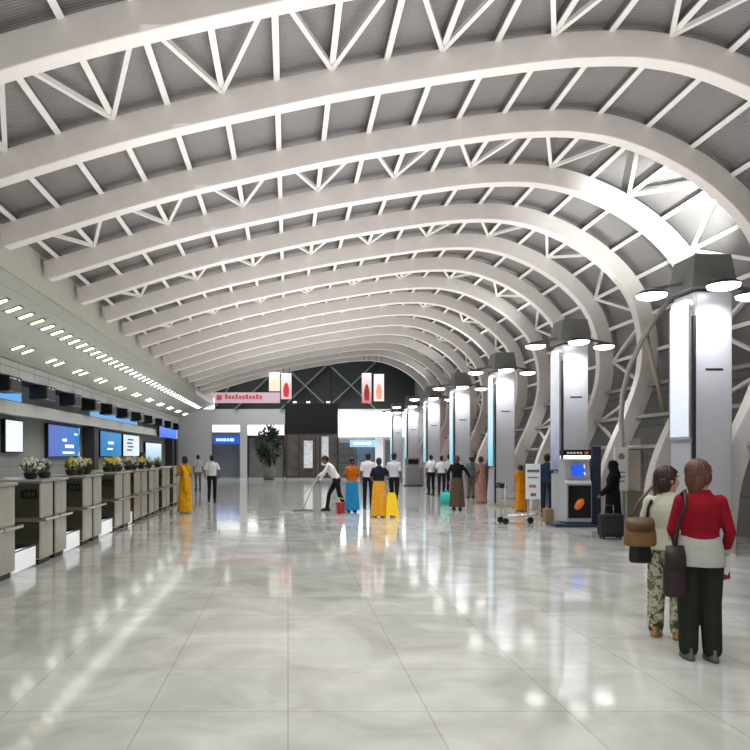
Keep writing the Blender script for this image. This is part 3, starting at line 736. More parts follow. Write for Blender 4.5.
part('screen', MB().add([(.15,.053,1.15),(kw-.13,.053,1.15),(kw-.13,.105,1.43),(.15,.105,1.43),(.15,.046,1.15),(kw-.13,.046,1.15),(kw-.13,.1,1.43),(.15,.1,1.43)], [(0,1,2,3),(4,5,6,7),(0,1,5,4),(1,2,6,5),(2,3,7,6),(3,0,4,7)]), picture_material('kiosk_blue', [srgb(30,80,220), srgb(60,130,250), srgb(120,180,255), srgb(30,90,230)], 1.1, 9., 'X', 1., .9), scr)
part('light_strip', MB().box(.0, kw, .08, .14, 1.57, 1.64), M_lit, t, label='white glowing strip')
h_ = part('header', MB().box(-.02, kw+.02, .1, .3, 1.64, 1.77), M_black, t)
for k in range(5): part('lettering', MB().box(.06+k*.075, .11+k*.075, .094, .1, 1.68, 1.72), mat('hdr_ink', srgb(210,200,190), .5, emit=.4), h_)
part('lettering', MB().box(kw-.13, kw-.04, .094, .1, 1.67, 1.73), MATS['logo_orange'], h_)
part('base_plate', MB().box(-.3, kw+.01, -.14, .5, 0, .08), mat('kiosk_base', srgb(46,60,84), .3), t, bevel=.02)
t = thing('dark_blue_panel', (xat(592.5,16.3), 16.3, 0), 'tall dark blue upright panel right of the kiosk', 'panel')
part('slab', MB().box(0, .2, 0, .12, .04, 1.85), mat('navy_panel', srgb(38,46,74), .35), t, bevel=.01); part('foot', MB().box(-.03, .24, -.08, .2, 0, .04), M_dark, t)
# standing sign
sd = 18.2
t = thing('standing_sign', (xat(526,sd), sd, 0), 'white standing sign with printed lines beside the luggage trolley', 'sign')
w = xat(540.5,sd)-xat(526,sd)
part('sheet', MB().box(0, w, 0, .04, .5, 1.42), mat('sign_white', srgb(226,228,230), .5, emit=.12), t, bevel=.005)
part('print', MB().box(.03, w-.03, -.006, 0, 1.2, 1.27), mat('sign_ink', srgb(110,116,122), .5), t); part('print', MB().box(.05, w-.06, -.006, 0, 1.05, 1.08), MATS['sign_ink'], t)
part('print', MB().box(.08, w-.12, -.006, 0, .8, .88), mat('sign_pink', srgb(206,120,120), .5), t); part('print', MB().box(.12, w-.12, -.006, 0, .58, .66), MATS['sign_ink'], t)
part('post', MB().box(.05, .08, .04, .07, 0, 1.3), M_steel, t); part('post', MB().box(w-.08, w-.05, .04, .07, 0, 1.3), M_steel, t); part('foot', MB().box(0, w, -.12, .2, 0, .03), M_steel, t)
# trolley
td = 16.6; tx = xat(503, td)
t = thing('luggage_trolley', (tx, td, 0), 'empty steel luggage trolley with black handle standing before the third column', 'luggage trolley')
part('frame', MB().tube([(.05,0,.95),(.05,0,.3),(.08,0,.2)], .018).tube([(.05,.4,.95),(.05,.4,.3),(.08,.4,.2)], .018).tube([(.05,0,.55),(.05,.4,.55)], .012), M_steel, t, True)
part('handle', MB().tube([(0,-.04,.96),(0,.44,.96)], .03), M_black, t, True); part('handle_plate', MB().box(-.06,.1,.05,.35,.86,.93), M_dark, t)
part('tray', MB().tube([(.08,0,.2),(.85,.08,.22),(.88,.2,.26),(.85,.32,.22),(.08,.4,.2)], .016).bar((.2,.02,.21),(.2,.38,.21),.03).bar((.45,.04,.215),(.45,.36,.215),.03).bar((.7,.06,.22),(.7,.34,.22),.03).bar((.1,.2,.21),(.86,.2,.22),.12,.02), M_chrome, t, True)
part('basket', MB().box(.06,.3,.05,.35,.6,.62).box(.28,.3,.05,.35,.6,.74), M_chrome, t)
for wx, wy in ((.06,0),(.06,.4),(.72,.2)): 
    wh = part('wheel', MB().lathe([(.02,-.02),(.075,-.02),(.08,0),(.075,.02),(.02,.02)], (wx,wy,.08), 16, Matrix.Rotation(PI/2,3,'X')), M_black, t, True)
    part('fork', MB().bar((wx,wy,.1),(wx+.02,wy,.2),.02), M_steel, wh)
o = link('brown_carton', MB().box(xat(546,17.2), xat(553,17.2), 17.2, 17.45, 0, .32).box(xat(546,17.2)-.005, xat(553,17.2)+.005, 17.3, 17.34, .0, .324).mesh('brown_carton'), mat('carton', srgb(150,120,96), .7)); tag(o, 'small brown carton on the floor left of the second column', 'carton')
# far grey kiosk
gd = 38.
t = thing('grey_kiosk', (xat(404,gd), gd-.8, 0), 'grey service kiosk with dark screen at the foot of the sixth column', 'kiosk')
part('body', MB().prism([(0,0),(0,1.0),(.15,1.1),(.2,1.5),(.5,1.5),(.5,0)], 0, .75, 'x'), mat('kiosk_grey', srgb(150,152,160), .4), t, bevel=.02)
part('screen', MB().box(.12,.63,.1,.19,1.18,1.42), M_black, t); part('base', MB().box(-.1,.85,-.1,.6,0,.05), M_dark, t)
# ------------------------------------------------------------------ people
SKIN = {'fair': mat('skin_fair', srgb(206,160,138), .5, noise=.05), 'brown': mat('skin_brown', srgb(128,84,62), .5, noise=.05)}
HAIR = {'black': mat('hair_black', srgb(24,20,20), .45, noise=.3, nscale=60), 'brown': mat('hair_brown', srgb(92,56,42), .5, noise=.35, nscale=60), 'dark': mat('hair_darkbrown', srgb(46,28,24), .45, noise=.3, nscale=60)}
def cloth(name, c, n=.1, s=9.): return mat('cloth_'+name, c, .85, noise=n, nscale=s, spec=.2)
BASE = dict(pel=(0,0,.94), wst=(0,0,1.08), chs=(0,.0,1.26), nck=(0,-.01,1.43), hd=(0,.02,1.56),
            shR=(.158,-.01,1.35), elR=(.205,-.04,1.09), wrR=(.215,.02,.86), shL=(-.158,-.01,1.35), elL=(-.205,-.04,1.09), wrL=(-.215,.02,.86),
            hpR=(.09,0,.9), knR=(.10,.02,.49), anR=(.10,-.02,.085), hpL=(-.09,0,.9), knL=(-.10,.02,.49), anL=(-.10,-.02,.085))
def align(t):
    t = t.normalized(); x = V((1,0,0)); x = (x - t*x.dot(t)).normalized(); y = t.cross(x)
    return Matrix((x, y, t)).transposed()
def hand(mb, w, dr, pn, side, curl=.5, s=1.):
    """palm and five separate bent fingers; dr: along the hand, pn: palm normal, side: +1 right hand"""
    dr = dr.normalized(); pn = (pn - dr*pn.dot(dr)).normalized(); ac = dr.cross(pn)*side
    R = Matrix((ac, dr, pn)).transposed()
    mb.ell(w + dr*.045*s, (.036*s,.052*s,.016*s), R, 12, 8)
    for k, (off, L) in enumerate([(-.029,.058),(-.010,.072),(.010,.078),(.029,.07)]):
        b = w + dr*.082*s + ac*off*s; d1 = (dr + ac*off*4 + pn*curl*.6).normalized(); m_ = b + d1*L*.5*s
        d2 = (dr*.9 + ac*off*3 + pn*curl*1.8).normalized(); mb.cap(b - dr*.012*s, m_, .0088*s, .008*s, 8); mb.cap(m_, m_ + d2*L*.5*s, .008*s, .0065*s, 8)
    b = w + dr*.022*s + ac*.03*s; m_ = b + (dr*.6 + ac*.75 + pn*.3).normalized()*.04*s
    mb.cap(b, m_, .012*s, .0095*s, 8); mb.cap(m_, m_ + (dr*.95 + ac*.2 + pn*.4).normalized()*.032*s, .0095*s, .0075*s, 8)
def person(label, loc, heading, H=1.66, pose=None, skin='brown', hair=('short','black'), top=None, bottom=None, sari=None, abaya=None,
           shoe=None, yaw=0., pitch=0., hs=1., vox=.011, group=None, fine=False, slim=1., curl=.5, name='person'):
    s = H/1.68; J = {k: V(v) for k, v in BASE.items()}
    for k, v in (pose or {}).items(): J[k] = V(v)
    J = {k: v*s for k, v in J.items()}
    if slim != 1.:
        for k in J: 
            if k[:2] in ('sh','el','wr'): J[k].x *= slim
    root = thing(name, loc, label, 'person', group, heading)
    def ring(c, rx, ry, t, fn=None): return (c, rx*s, ry*s, fn, align(t))
    up = V((0,0,1)); t1 = (J['wst']-J['pel']).normalized(); t2 = (J['chs']-J['wst']).normalized(); t3 = (J['nck']-J['chs']).normalized()
    def torso(mb, e, low, lowr=None):
        """low: how far below the pelvis joint the garment starts"""
        rg = []
        if low > 0:
            rg.append(ring(J['pel'] - up*low*s, (lowr or .165)+e, .118+e, (up+t1*.3)))
            if low > .07: rg.append(ring(J['pel'] - up*.04*s, .168+e, .122+e, up+t1))
        else: rg.append(ring(J['pel'] + t1*(-low)*s, .152+e, .11+e, t1))
        rg += [ring(J['wst'], .138*slim+e, .10+e, t1+t2), ring(J['wst'].lerp(J['chs'],.6), .155*slim+e, .112+e, t2), ring(J['chs'], .168*slim+e, .116+e, t2+t3),
               ring(J['chs'].lerp(J['nck'],.45), .158*slim+e, .1+e, t3), ring(J['chs'].lerp(J['nck'],.72), .118*slim+e, .08+e*.8, t3), ring(J['chs'].lerp(J['nck'],.9), .082*slim+e, .066+e*.6, t3), ring(J['nck'] + t3*.015*s, .066+e*.5, .062+e*.5, t3)]
        mb.loft(rg, 28)
    # ---- body, one skin
    b = MB(); torso(b, -.012, .06)
    b.cap(J['nck'] - t3*.05*s, J['hd'] - V((0,.012,.05))*s, .054*s, .05*s)
    Rh = Matrix.Rotation(yaw, 3, 'Z') @ Matrix.Rotation(pitch, 3, 'X')
    hp = lambda x, y, z: J['hd'] + Rh @ (V((x,y,z))*(s*hs))
    hv = s*hs
    b.ell(hp(0,-.008,.022), V((.074,.094,.092))*hv, Rh, 18, 12); b.ell(hp(0,.022,-.035), V((.058,.066,.078))*hv, Rh, 16, 10)
    b.ell(hp(0,.052,-.086), V((.03,.026,.024))*hv, Rh, 10, 7)                                            # chin
    b.cap(hp(0,.080,.02), hp(0,.100,-.02), .009*hv, .0115*hv, 8)                                         # nose
    b.ell(hp(0,.083,.034), V((.045,.016,.012))*hv, Rh, 10, 6)                                            # brow
    b.ell(hp(.037,.066,-.02), V((.022,.02,.02))*hv, Rh, 8, 6); b.ell(hp(-.037,.066,-.02), V((.022,.02,.02))*hv, Rh, 8, 6)
    for sx in (1,-1): b.ell(hp(sx*.076,-.008,-.004), V((.010,.02,.032))*hv, Rh, 8, 7)
    for sd, sg in (('R',1),('L',-1)):
        sh, el, wr = J['sh'+sd], J['el'+sd], J['wr'+sd]
        b.cap(sh, el, .046*s, .036*s); b.cap(el, wr, .037*s, .024*s)
        d = (wr-el).normalized(); pn = V((-sg,.2,0)); pn = V((-sg, 0, -.2)) if abs(d.z) > .5 else V((-.3*sg,0,-1))
        hand(b, wr, d, pn, sg, curl, s)
        hpj, kn, an = J['hp'+sd], J['kn'+sd], J['an'+sd]
        b.cap(hpj, kn, .075*s, .05*s); b.cap(kn.lerp(an,.25), an, .05*s, .034*s); b.cap(kn, kn.lerp(an,.3), .05*s, .052*s)
        b.cap(an + V((0,-.03,-.035))*s, an + V((0,.12,-.052))*s, .036*s, .028*s)
    me = remesh(b, 'body', vox if not fine else .0045, 3 if not fine else 5); link('body', me, SKIN[skin], root)
    # ---- hair
    style, hc = hair; h = MB()
    hk = .99 if fine else 1.; h.ell(hp(0,-.012 if fine else -.018,.034), V((.083*hk,.106 if fine else .1,.096*hk))*hv, Rh, 20, 12)
    if style == 'bob': h.ell(hp(0,-.05,-.03), V((.082,.066,.1))*hv, Rh, 18, 10)
    if style == 'bun': h.ell(hp(0,-.04,-.01), V((.076,.07,.07))*hv, Rh, 16, 10); h.ell(hp(0,-.105,-.03), V((.045,.04,.045))*hv, Rh, 12, 8)
    if style == 'short': h.ell(hp(0,-.045,-.015), V((.074,.06,.075))*hv, Rh, 16, 10)
    if style == 'layered':
        h.ell(hp(0,-.052,-.03), V((.074,.056,.085))*hv, Rh, 18, 10); h.ell(hp(0,-.06,-.085), V((.05,.034,.055))*hv, Rh, 14, 8)
        h.ell(hp(.062,-.012,.0), V((.026,.05,.06))*hv, Rh, 12, 8); h.ell(hp(-.062,-.012,.0), V((.026,.05,.06))*hv, Rh, 12, 8)
    if style == 'long': h.ell(hp(0,-.06,-.05), V((.08,.055,.13))*hv, Rh, 16, 10); h.cap(hp(0,-.09,-.1), hp(0,-.1,-.3), .05*hv, .025*hv)
    Ri = Rh.transposed()
    def cutf(co):
        q = Ri @ (co - J['hd']); q = q/hv
        return (q.y > .05 and q.z < .062) or (q.y > .028 and q.z < .03) or (q.y > .0 and q.z < -.05)
    if style != 'none':
        hm = remesh(h, 'hair', .009 if not fine else .0045, 2, cutf)
        if fine:
            from mathutils import noise as NZ
            nm = [v.normal.copy() for v in hm.vertices]
            for v, nn in zip(hm.vertices, nm):
                q_ = Ri @ (v.co - J['hd']); a_ = math.atan2(q_.x, -q_.y)
                k_ = NZ.noise(V((a_*9, q_.z*9, 1.7))) * .007 + NZ.noise(V((a_*26, q_.z*12, 5))) * .0035 + NZ.noise(V((q_.x*9, q_.y*9, q_.z*9))) * .012
                v.co += nn * (k_ + .004)
        link('hair', hm, HAIR[hc], root)
    if fine:
        for sx in (1,-1):
            e_ = MB().ell(hp(sx*.03,.0745,.012), .0115*hv, None, 12, 8); eo = part('eye', e_, mat('eye_white', srgb(230,226,222), .25), root, True)
            part('iris', MB().ell(hp(sx*.03,.0838,.012), V((.0068,.003,.0068))*hv, Rh, 10, 6), M_black, eo, True)
            part('eyebrow', MB().cap(hp(sx*.014,.0965,.036), hp(sx*.030,.0955,.0405), .0032*hv, .003*hv, 6).cap(hp(sx*.030,.0955,.0405), hp(sx*.046,.086,.036), .003*hv, .002*hv, 6), HAIR[hc], root, True)
        part('lips', MB().ell(hp(0,.081,-.052), V((.022,.012,.009))*hv, Rh, 12, 7), mat('lips', srgb(168,88,84), .4), root, True)
    # ---- clothes
    def legs(mb, e, to=.0, flare=0.):
        for sd in 'RL':
            hpj, kn, an = J['hp'+sd], J['kn'+sd], J['an'+sd]; end = kn.lerp(an, 1-to)
            mb.cap(hpj, kn, (.088+e)*s, (.062+e+flare)*s); mb.cap(kn, end, (.062+e+flare)*s, (.052+e+flare)*s)
    if bottom:
        kind, m = bottom[0], bottom[1]; mb = MB()
        if kind == 'trousers':
            mb.loft([ring(J['pel']-up*.1*s,.15,.105,up), ring(J['pel']-up*.03*s,.172,.126,up), ring(J['pel']+t1*.1*s,.152*slim,.114,t1)], 24); legs(mb, bottom[3] if len(bottom) > 3 else 0, .02, bottom[2] if len(bottom) > 2 else 0)
            link('trousers', remesh(mb, 'trousers', vox if not fine else .008, 5), m, root)
        else:
            hem = bottom[2]; pl = lambda a: 1 + .05*math.cos(a*11); mid = (J['anR']+J['anL'])/2; hz = V((mid.x, mid.y+.02*s, hem*s))
            mb.loft([(hz,.24*s,.2*s,pl), (hz.lerp(J['pel'],.45),.205*s,.165*s,pl), ring(J['pel']-up*.06*s,.185,.138,up), ring(J['pel']+t1*.12*s,.15,.112,t1)], 66)
            me = remesh(mb, 'skirt', vox, 2); link('skirt', me, m, root)
    if top:
        m, sleeve, low = top[0], top[1], top[2]; mb = MB(); torso(mb, .014, low)
        for sd in 'RL':
            sh, el, wr = J['sh'+sd], J['el'+sd], J['wr'+sd]
            mb.ell(sh - V((0,0,.01))*s, .058*s, None, 12, 8)
            if sleeve == 'long': mb.cap(sh, el, .057*s, .047*s); mb.cap(el, el.lerp(wr,.9), .047*s, .037*s)
            elif sleeve == 'half': mb.cap(sh, sh.lerp(el,.72), .058*s, .055*s)
        link('shirt' if not sari else 'blouse', remesh(mb, 'shirt', vox if not fine else .007, 4), m, root)
        if len(top) > 3 and top[3]: top[3](root, J, s, torso)
    if sari:
        m = sari; mb = MB(); pl = lambda a: 1 + .045*math.cos(a*13) + .03*math.cos(a*5+1)
        mid = (J['anR']+J['anL'])/2; hz = V((mid.x, mid.y+.02*s, .035*s))
        mb.loft([(hz,.235*s,.2*s,pl), (hz.lerp(J['pel'],.4),.205*s,.17*s,pl), ring(J['pel']-up*.05*s,.19,.145,up,pl), ring(J['pel']+t1*.14*s,.16,.122,t1)], 78)
        # drape across the chest, over the left shoulder and down the back
        path = [J['pel']+V((.13,.09,.12))*s, J['wst']+V((.03,.13,.05))*s, J['chs']+V((-.08,.125,.0))*s, J['shL']+V((.02,.05,.055))*s, J['shL']+V((.02,-.06,.03))*s, J['chs']+V((-.1,-.14,-.05))*s, J['pel']+V((-.1,-.17,.05))*s, J['pel']+V((-.1,-.18,-.3))*s]
        for i in range(len(path)-1):
            for o in (-.07, -.035, 0, .035, .07):
                q = V((o*s,0,-o*.3*s)); mb.cap(path[i]+q, path[i+1]+q, .03*s, .03*s, 8)
        link('sari', remesh(mb, 'sari', vox, 3), m, root)
    if abaya:
        m = abaya; mb = MB(); pl = lambda a: 1 + .035*math.cos(a*9)
        mid = (J['anR']+J['anL'])/2
        mb.loft([(V((mid.x,mid.y,.03*s)),.23*s,.2*s,pl), (V((0,0,.5))*s,.2*s,.17*s,pl), ring(J['pel'],.195,.15,up), ring(J['wst'],.17,.13,up), ring(J['chs'],.195,.14,up), ring(J['chs'].lerp(J['nck'],.6),.18,.11,up), ring(J['nck'],.09,.085,up)], 60)
        for sd in 'RL': mb.cap(J['sh'+sd], J['el'+sd], .075*s, .065*s); mb.cap(J['el'+sd], J['wr'+sd], .065*s, .06*s)
        link('robe', remesh(mb, 'robe', vox, 3), m, root)
        mb = MB().ell(hp(0,-.02,.02), V((.1,.115,.12))*s, Rh, 18, 12); mb.loft([(J['nck']+V((0,-.02,-.14))*s,.2*s,.14*s), (J['nck']+V((0,-.03,-.02))*s,.13*s,.11*s), (hp(0,-.03,-.04),.1*s,.1*s)], 28)
        link('head_scarf', remesh(mb, 'veil', vox, 3, lambda co: (Ri @ (co-J['hd'])).y > .07*s and (Ri @ (co-J['hd'])).z < .07*s and co.z > J['nck'].z+.03*s), m, root)
    if shoe:
        for sd in 'RL':
            an = J['an'+sd]; f = MB()
            f.loft([(an+V((0,.045,-.083))*s,.05*s,.14*s), (an+V((0,.045,-.05))*s,.049*s,.135*s), (an+V((0,.03,-.02))*s,.043*s,.10*s), (an+V((0,-.02,.02))*s,.043*s,.055*s)], 20)
            part('shoe', f, shoe, root, True)
    return root
def stand(x, yf): d = 1155/(yf-VY); return V((xat(x, d), d, 0))
R = math.radians
W_shirt = cloth('white_shirt', srgb(226,226,228), .04); K_tr = cloth('black_trousers', srgb(30,30,36)); BL_shoe = mat('shoe_black', srgb(22,20,20), .4)
YEL = cloth('yellow_sari', srgb(226,164,24), .18, 7); 
person('person in a bright yellow sari standing at the far end of the check-in desks', stand(185,513), R(50), 1.62, sari=YEL, top=(cloth('ochre', srgb(196,140,30)), 'half', -.05), hair=('bun','black'),
       pose=dict(elL=(-.26,.03,1.12), wrL=(-.16,.2,1.12), elR=(.22,.02,1.1), wrR=(.14,.2,1.1)))
person('person in white half-sleeved shirt and black trousers walking away beyond the yellow sari', stand(212,503), R(0), 1.66, top=(W_shirt,'half',-.0), bottom=('trousers',K_tr), shoe=BL_shoe,
       pose=dict(knR=(.09,.08,.49), anR=(.09,.1,.09), knL=(-.09,-.02,.5), anL=(-.09,-.18,.12), elR=(.27,-.06,1.13), wrR=(.24,.1,.93), elL=(-.27,-.05,1.13), wrL=(-.25,.1,.92)))
# cleaner leaning on a mop
cl = stand(336,511)
person('cleaner in white shirt and dark trousers leaning forward over a floor mop', cl, R(85), 1.72, top=(W_shirt,'long',-.0), bottom=('trousers',K_tr), shoe=BL_shoe, pitch=-.35,
       pose=dict(pel=(0,-.02,.92), wst=(0,.06,1.05), chs=(0,.16,1.21), nck=(0,.25,1.36), hd=(0,.32,1.47), shR=(.17,.22,1.31), shL=(-.17,.22,1.31),
                 elR=(.2,.36,1.1), wrR=(.08,.52,1.0), elL=(-.2,.34,1.08), wrL=(-.06,.47,.88), hpR=(.09,-.02,.88), hpL=(-.09,-.02,.88), knR=(.1,.2,.5), anR=(.1,.26,.085), knL=(-.1,-.1,.48), anL=(-.1,-.3,.1)))
q = lambda f, z: V((cl.x - f*1.02, cl.y - .02, z))
t = thing('floor_mop', q(.95, 0), 'long-handled floor mop held by the leaning cleaner', 'mop')
o0 = q(.95,0)
part('handle', MB().tube([q(.44,1.14)-o0, q(.56,.98)-o0, q(.95,.06)-o0], .016, 8), mat('mop_handle', srgb(190,190,186), .4), t, True)
part('mop_head', MB().prism([(-.32,.0),(.3,.0),(.28,.035),(.05,.06),(-.05,.06),(-.3,.035)], -.09, .09, 'y'), mat('mop_grey', srgb(120,120,118), .8), t)
o = link('dust_mop', MB().tube([q(.52,.9)-o0, q(1.25,.05)-o0], .014, 8).box(-.62,-.1,-.2,-.12,0,.05).mesh('dust_mop'), mat('mop_handle2', srgb(170,172,172), .4)); o.location = o0 + V((-.05,.25,0))
tag(o, 'second thin mop standing beyond the leaning cleaner', 'mop')
bl = cloth('blue_skirt', srgb(34,140,196), .15)
person('person in orange top and bright blue skirt beside the leaning cleaner', stand(352,512), R(10), 1.58, top=(cloth('orange_top', srgb(190,104,30), .12),'half',.02), bottom=('skirt',bl,.06), hair=('bun','black'), shoe=BL_shoe,
       pose=dict(elR=(.2,.06,1.12), wrR=(.12,.2,1.05), elL=(-.2,.06,1.12), wrL=(-.1,.2,1.02)))
person('person in white shirt and dark trousers standing behind the person in navy top', stand(368,508.5), R(-10), 1.72, top=(W_shirt,'half',0), bottom=('trousers',K_tr), shoe=BL_shoe)
person('person in navy top and long yellow skirt with back to the photo', stand(379,517), R(5), 1.58, top=(cloth('navy_top', srgb(32,34,56)),'half',.0), bottom=('skirt',cloth('yellow_skirt', srgb(236,170,52), .12),.03), hair=('bun','black'), shoe=BL_shoe,
       pose=dict(elR=(.28,.0,1.15), wrR=(.3,.16,1.1), elL=(-.24,0,1.12), wrL=(-.16,.16,1.05)))
person('person in pale shirt and dark trousers striding left of the fifth column', stand(394,508.5), R(-25), 1.72, top=(cloth('pale_shirt', srgb(214,214,224), .05),'half',0), bottom=('trousers',K_tr), shoe=BL_shoe,
       pose=dict(knL=(-.1,.1,.49), anL=(-.1,.05,.09), knR=(.1,-.05,.5), anR=(.12,-.34,.14), elL=(-.24,.08,1.15), wrL=(-.16,.24,1.12)))
person('person in white shirt and black trousers, leftmost of the far group by the fourth column', stand(431,495), R(15), 1.66, top=(W_shirt,'half',0), bottom=('trousers',K_tr), shoe=BL_shoe, vox=.014)
person('person in white shirt in the middle of the far group by the fourth column', stand(441.5,495.5), R(-20), 1.62, top=(W_shirt,'half',0), bottom=('trousers',cloth('navy_trousers', srgb(36,38,60))), shoe=BL_shoe, vox=.014)
person('person in pale shirt behind the woman in black jacket, rightmost of the far group', stand(449.5,494), R(-60), 1.68, top=(cloth('pale_shirt', srgb(214,214,224)),'half',0), bottom=('trousers',K_tr), shoe=BL_shoe, vox=.014)
person('person in black jacket and brown skirt walking before the fourth column', stand(457,510), R(-25), 1.64, top=(cloth('black_jacket', srgb(26,26,28)),'long',.06), bottom=('skirt',cloth('brown_skirt', srgb(96,78,66), .15),.1), hair=('bun','brown'), shoe=BL_shoe,
       pose=dict(elR=(.3,.04,1.16), wrR=(.36,.2,1.0), elL=(-.26,-.1,1.12), wrL=(-.26,.0,.88)))
o = link('shopping_bag', MB().loft([((0,0,0),.19,.09),((0,0,.2),.2,.1),((0,0,.38),.17,.06),((0,0,.42),.1,.03)], 24).tube([(-.07,0,.4),(-.03,0,.5),(.03,0,.5),(.07,0,.4)], .012, 6).mesh('shopping_bag', True), mat('teal_bag', srgb(52,196,180), .5)); o.location = stand(446,505)
tag(o, 'turquoise bag on the floor left of the person in black jacket', 'bag')
pk = cloth('pink_sari', srgb(182,138,130), .2, 12)
person('person in dusty pink sari walking between the third and fourth column', stand(481,503), R(30), 1.6, sari=pk, top=(cloth('rose', srgb(170,120,116)),'half',-.05), hair=('bun','black'), skin='brown',
       pose=dict(elR=(.24,.06,1.12), wrR=(.16,.22,1.06)))
person('person in grey-green top behind the person in pink sari', stand(471,498), R(0), 1.6, top=(cloth('greygreen', srgb(104,120,124)),'half',.05), bottom=('trousers',cloth('grey_trousers', srgb(110,100,100))), hair=('bun','black'), shoe=BL_shoe, vox=.014)
person('person in orange sari with covered head between the third column and the standing sign', stand(520.5,511), R(20), 1.36, sari=cloth('orange_sari', srgb(228,150,30), .15, 8), top=(MATS['cloth_orange_sari'],'long',.0), hair=('bun','black'),
       pose=dict(elL=(-.2,.06,1.1), wrL=(-.1,.2,1.1), elR=(.2,.06,1.1), wrR=(.1,.2,1.1)))
person('person in dark blue clothes half hidden between the standing sign and the second column', V((xat(547,18.9),18.9,0)), R(-15), 1.68, top=(cloth('dark_blue_top', srgb(44,58,86)),'long',.05), bottom=('trousers',cloth('dark_jeans', srgb(40,48,66))), shoe=BL_shoe)
person('check-in clerk in white and green standing behind the far desks', V((-5.0,24,0)), R(-100), 1.76, top=(cloth('clerk_white', srgb(206,216,196), .1),'half',0), bottom=('trousers',K_tr), shoe=BL_shoe, hair=('bun','black'))
person('person in pale clothes standing far off between the yellow sari and the white shirt', V((xat(198,33),33,0)), R(20), 1.66, top=(cloth('pale_far', srgb(200,192,190)),'half',.1), bottom=('trousers',cloth('grey_trousers', srgb(110,100,100))), shoe=BL_shoe, vox=.014)
BK = cloth('black_robe', srgb(14,13,15), .15)
person('person in long black robe and head scarf standing by a black suitcase', V((xat(613,14.3),14.3,0)), R(60), 1.53, abaya=BK, hair=('none','black'), shoe=BL_shoe,
       pose=dict(elL=(-.22,.06,1.1), wrL=(-.2,.2,.95)))
t = thing('suitcase', (xat(611,13.75), 13.75, 0), 'black upright wheeled suitcase in front of the person in black robe', 'suitcase')
part('shell', MB().box(-.23,.21,-.12,.12,.05,.5), mat('suitcase_black', srgb(20,20,22), .55), t, bevel=.04)
part('pocket', MB().box(-.18,.16,-.14,-.11,.1,.34), mat('suitcase_pocket', srgb(28,28,30), .6), t, bevel=.02)
part('handle', MB().tube([(-.1,.07,.48),(-.1,.07,.66),(.08,.07,.66),(.08,.07,.48)], .01, 6), M_steel, t, True)
for sx in (-.17,.15):
    for sy in (-.07,.07): part('wheel', MB().lathe([(.015,-.012),(.03,-.012),(.03,.012),(.015,.012)], (sx,sy,.03), 12, Matrix.Rotation(PI/2,3,'Y')), M_black, t, True)
# yellow floor sign and red bucket
t = thing('wet_floor_sign', stand(391.5,517), 'bright yellow folding wet floor sign beside the long yellow skirt', 'floor sign')
for sg in (-1, 1):
    P = [(-.18,0),(-.1,0),(-.08,.06),(.08,.06),(.1,0),(.18,0),(.12,.58),(.09,.63),(-.09,.63),(-.12,.58)]
    vs = []
    for th in (0,.012):
        for x_, z_ in P: vs.append((x_, sg*(.17*(1-z_/.66)+th), z_))
    nP = len(P); part('board', MB().add(vs, [tuple(reversed(range(nP))), tuple(range(nP,2*nP))] + [(i,(i+1)%nP,nP+(i+1)%nP,nP+i) for i in range(nP)]), mat('sign_yellow', srgb(246,204,20), .4, emit=.1), t)
part('hinge', MB().tube([(-.1,0,.635),(.1,0,.635)], .014, 8), MATS['sign_yellow'], t, True)
part('mark', MB().add([(-.07,-.108,.26),(.07,-.108,.26),(0,-.066,.42),(-.07,-.112,.26),(.07,-.112,.26),(0,-.07,.42)], [(0,1,2),(5,4,3),(0,3,4,1),(1,4,5,2),(2,5,3,0)]), mat('sign_ochre', srgb(196,130,20), .5), t)
t = thing('red_bucket', stand(340.5,513.5), 'small red bucket on the floor between the cleaner and the blue skirt', 'bucket')
part('pail', MB().lathe([(.1,0),(.11,.02),(.14,.3),(.15,.31),(.13,.3),(.1,.05)], n=20), mat('bucket_red', srgb(178,36,52), .4), t, True); part('handle', MB().tube([(-.14,0,.3),(-.1,0,.4),(0,0,.44),(.1,0,.4),(.14,0,.3)], .008, 6), M_steel, t, True)

# ---- the two women in front
camo = bpy.data.materials.new('camo_print'); camo.use_nodes = True
N, L, b_ = nodes_of(camo); tc = N.new('ShaderNodeTexCoord'); nz = N.new('ShaderNodeTexNoise'); nz.inputs['Scale'].default_value = 11; nz.inputs['Detail'].default_value = 2; nz.inputs['Distortion'].default_value = .8
L.new(tc.outputs['Object'], nz.inputs['Vector']); rp = N.new('ShaderNodeValToRGB'); rp.color_ramp.interpolation = 'CONSTANT'
for i, (p_, c) in enumerate([(0, srgb(62,66,48)), (.42, srgb(120,118,88)), (.5, srgb(196,190,168)), (.58, srgb(98,104,72)), (.64, srgb(178,172,148))]):
    e = rp.color_ramp.elements[i] if i < 2 else rp.color_ramp.elements.new(p_); e.position = p_; e.color = (*c, 1)
L.new(nz.outputs['Fac'], rp.inputs['Fac']); L.new(rp.outputs['Color'], b_.inputs['Base Color']); b_.inputs['Roughness'].default_value = .9
d1 = 6.35; P1 = V((xat(667,d1), d1, 0))
person('woman in pale green top and green leaf-print trousers looking right, tan bag at her side', P1, R(-38), 1.53, skin='fair', hair=('bob','dark'), hs=1.12, slim=.92, top=(cloth('sage_top', srgb(200,204,182), .05),'half',.07), bottom=('trousers',camo,.022),
       shoe=mat('sandal_tan', srgb(176,132,80), .5), yaw=R(-50), fine=True,
       pose=dict(elL=(-.24,.03,1.12), wrL=(-.2,.22,1.02), elR=(.21,.05,1.12), wrR=(.13,.24,1.1)))
d2 = 5.65; P2 = V((xat(700,d2), d2, 0))
def undershirt(root, J, s, torso): pass
red = cloth('red_knit', srgb(140,18,36), .14, 14); gs = cloth('grey_shirt', srgb(178,181,172), .05)
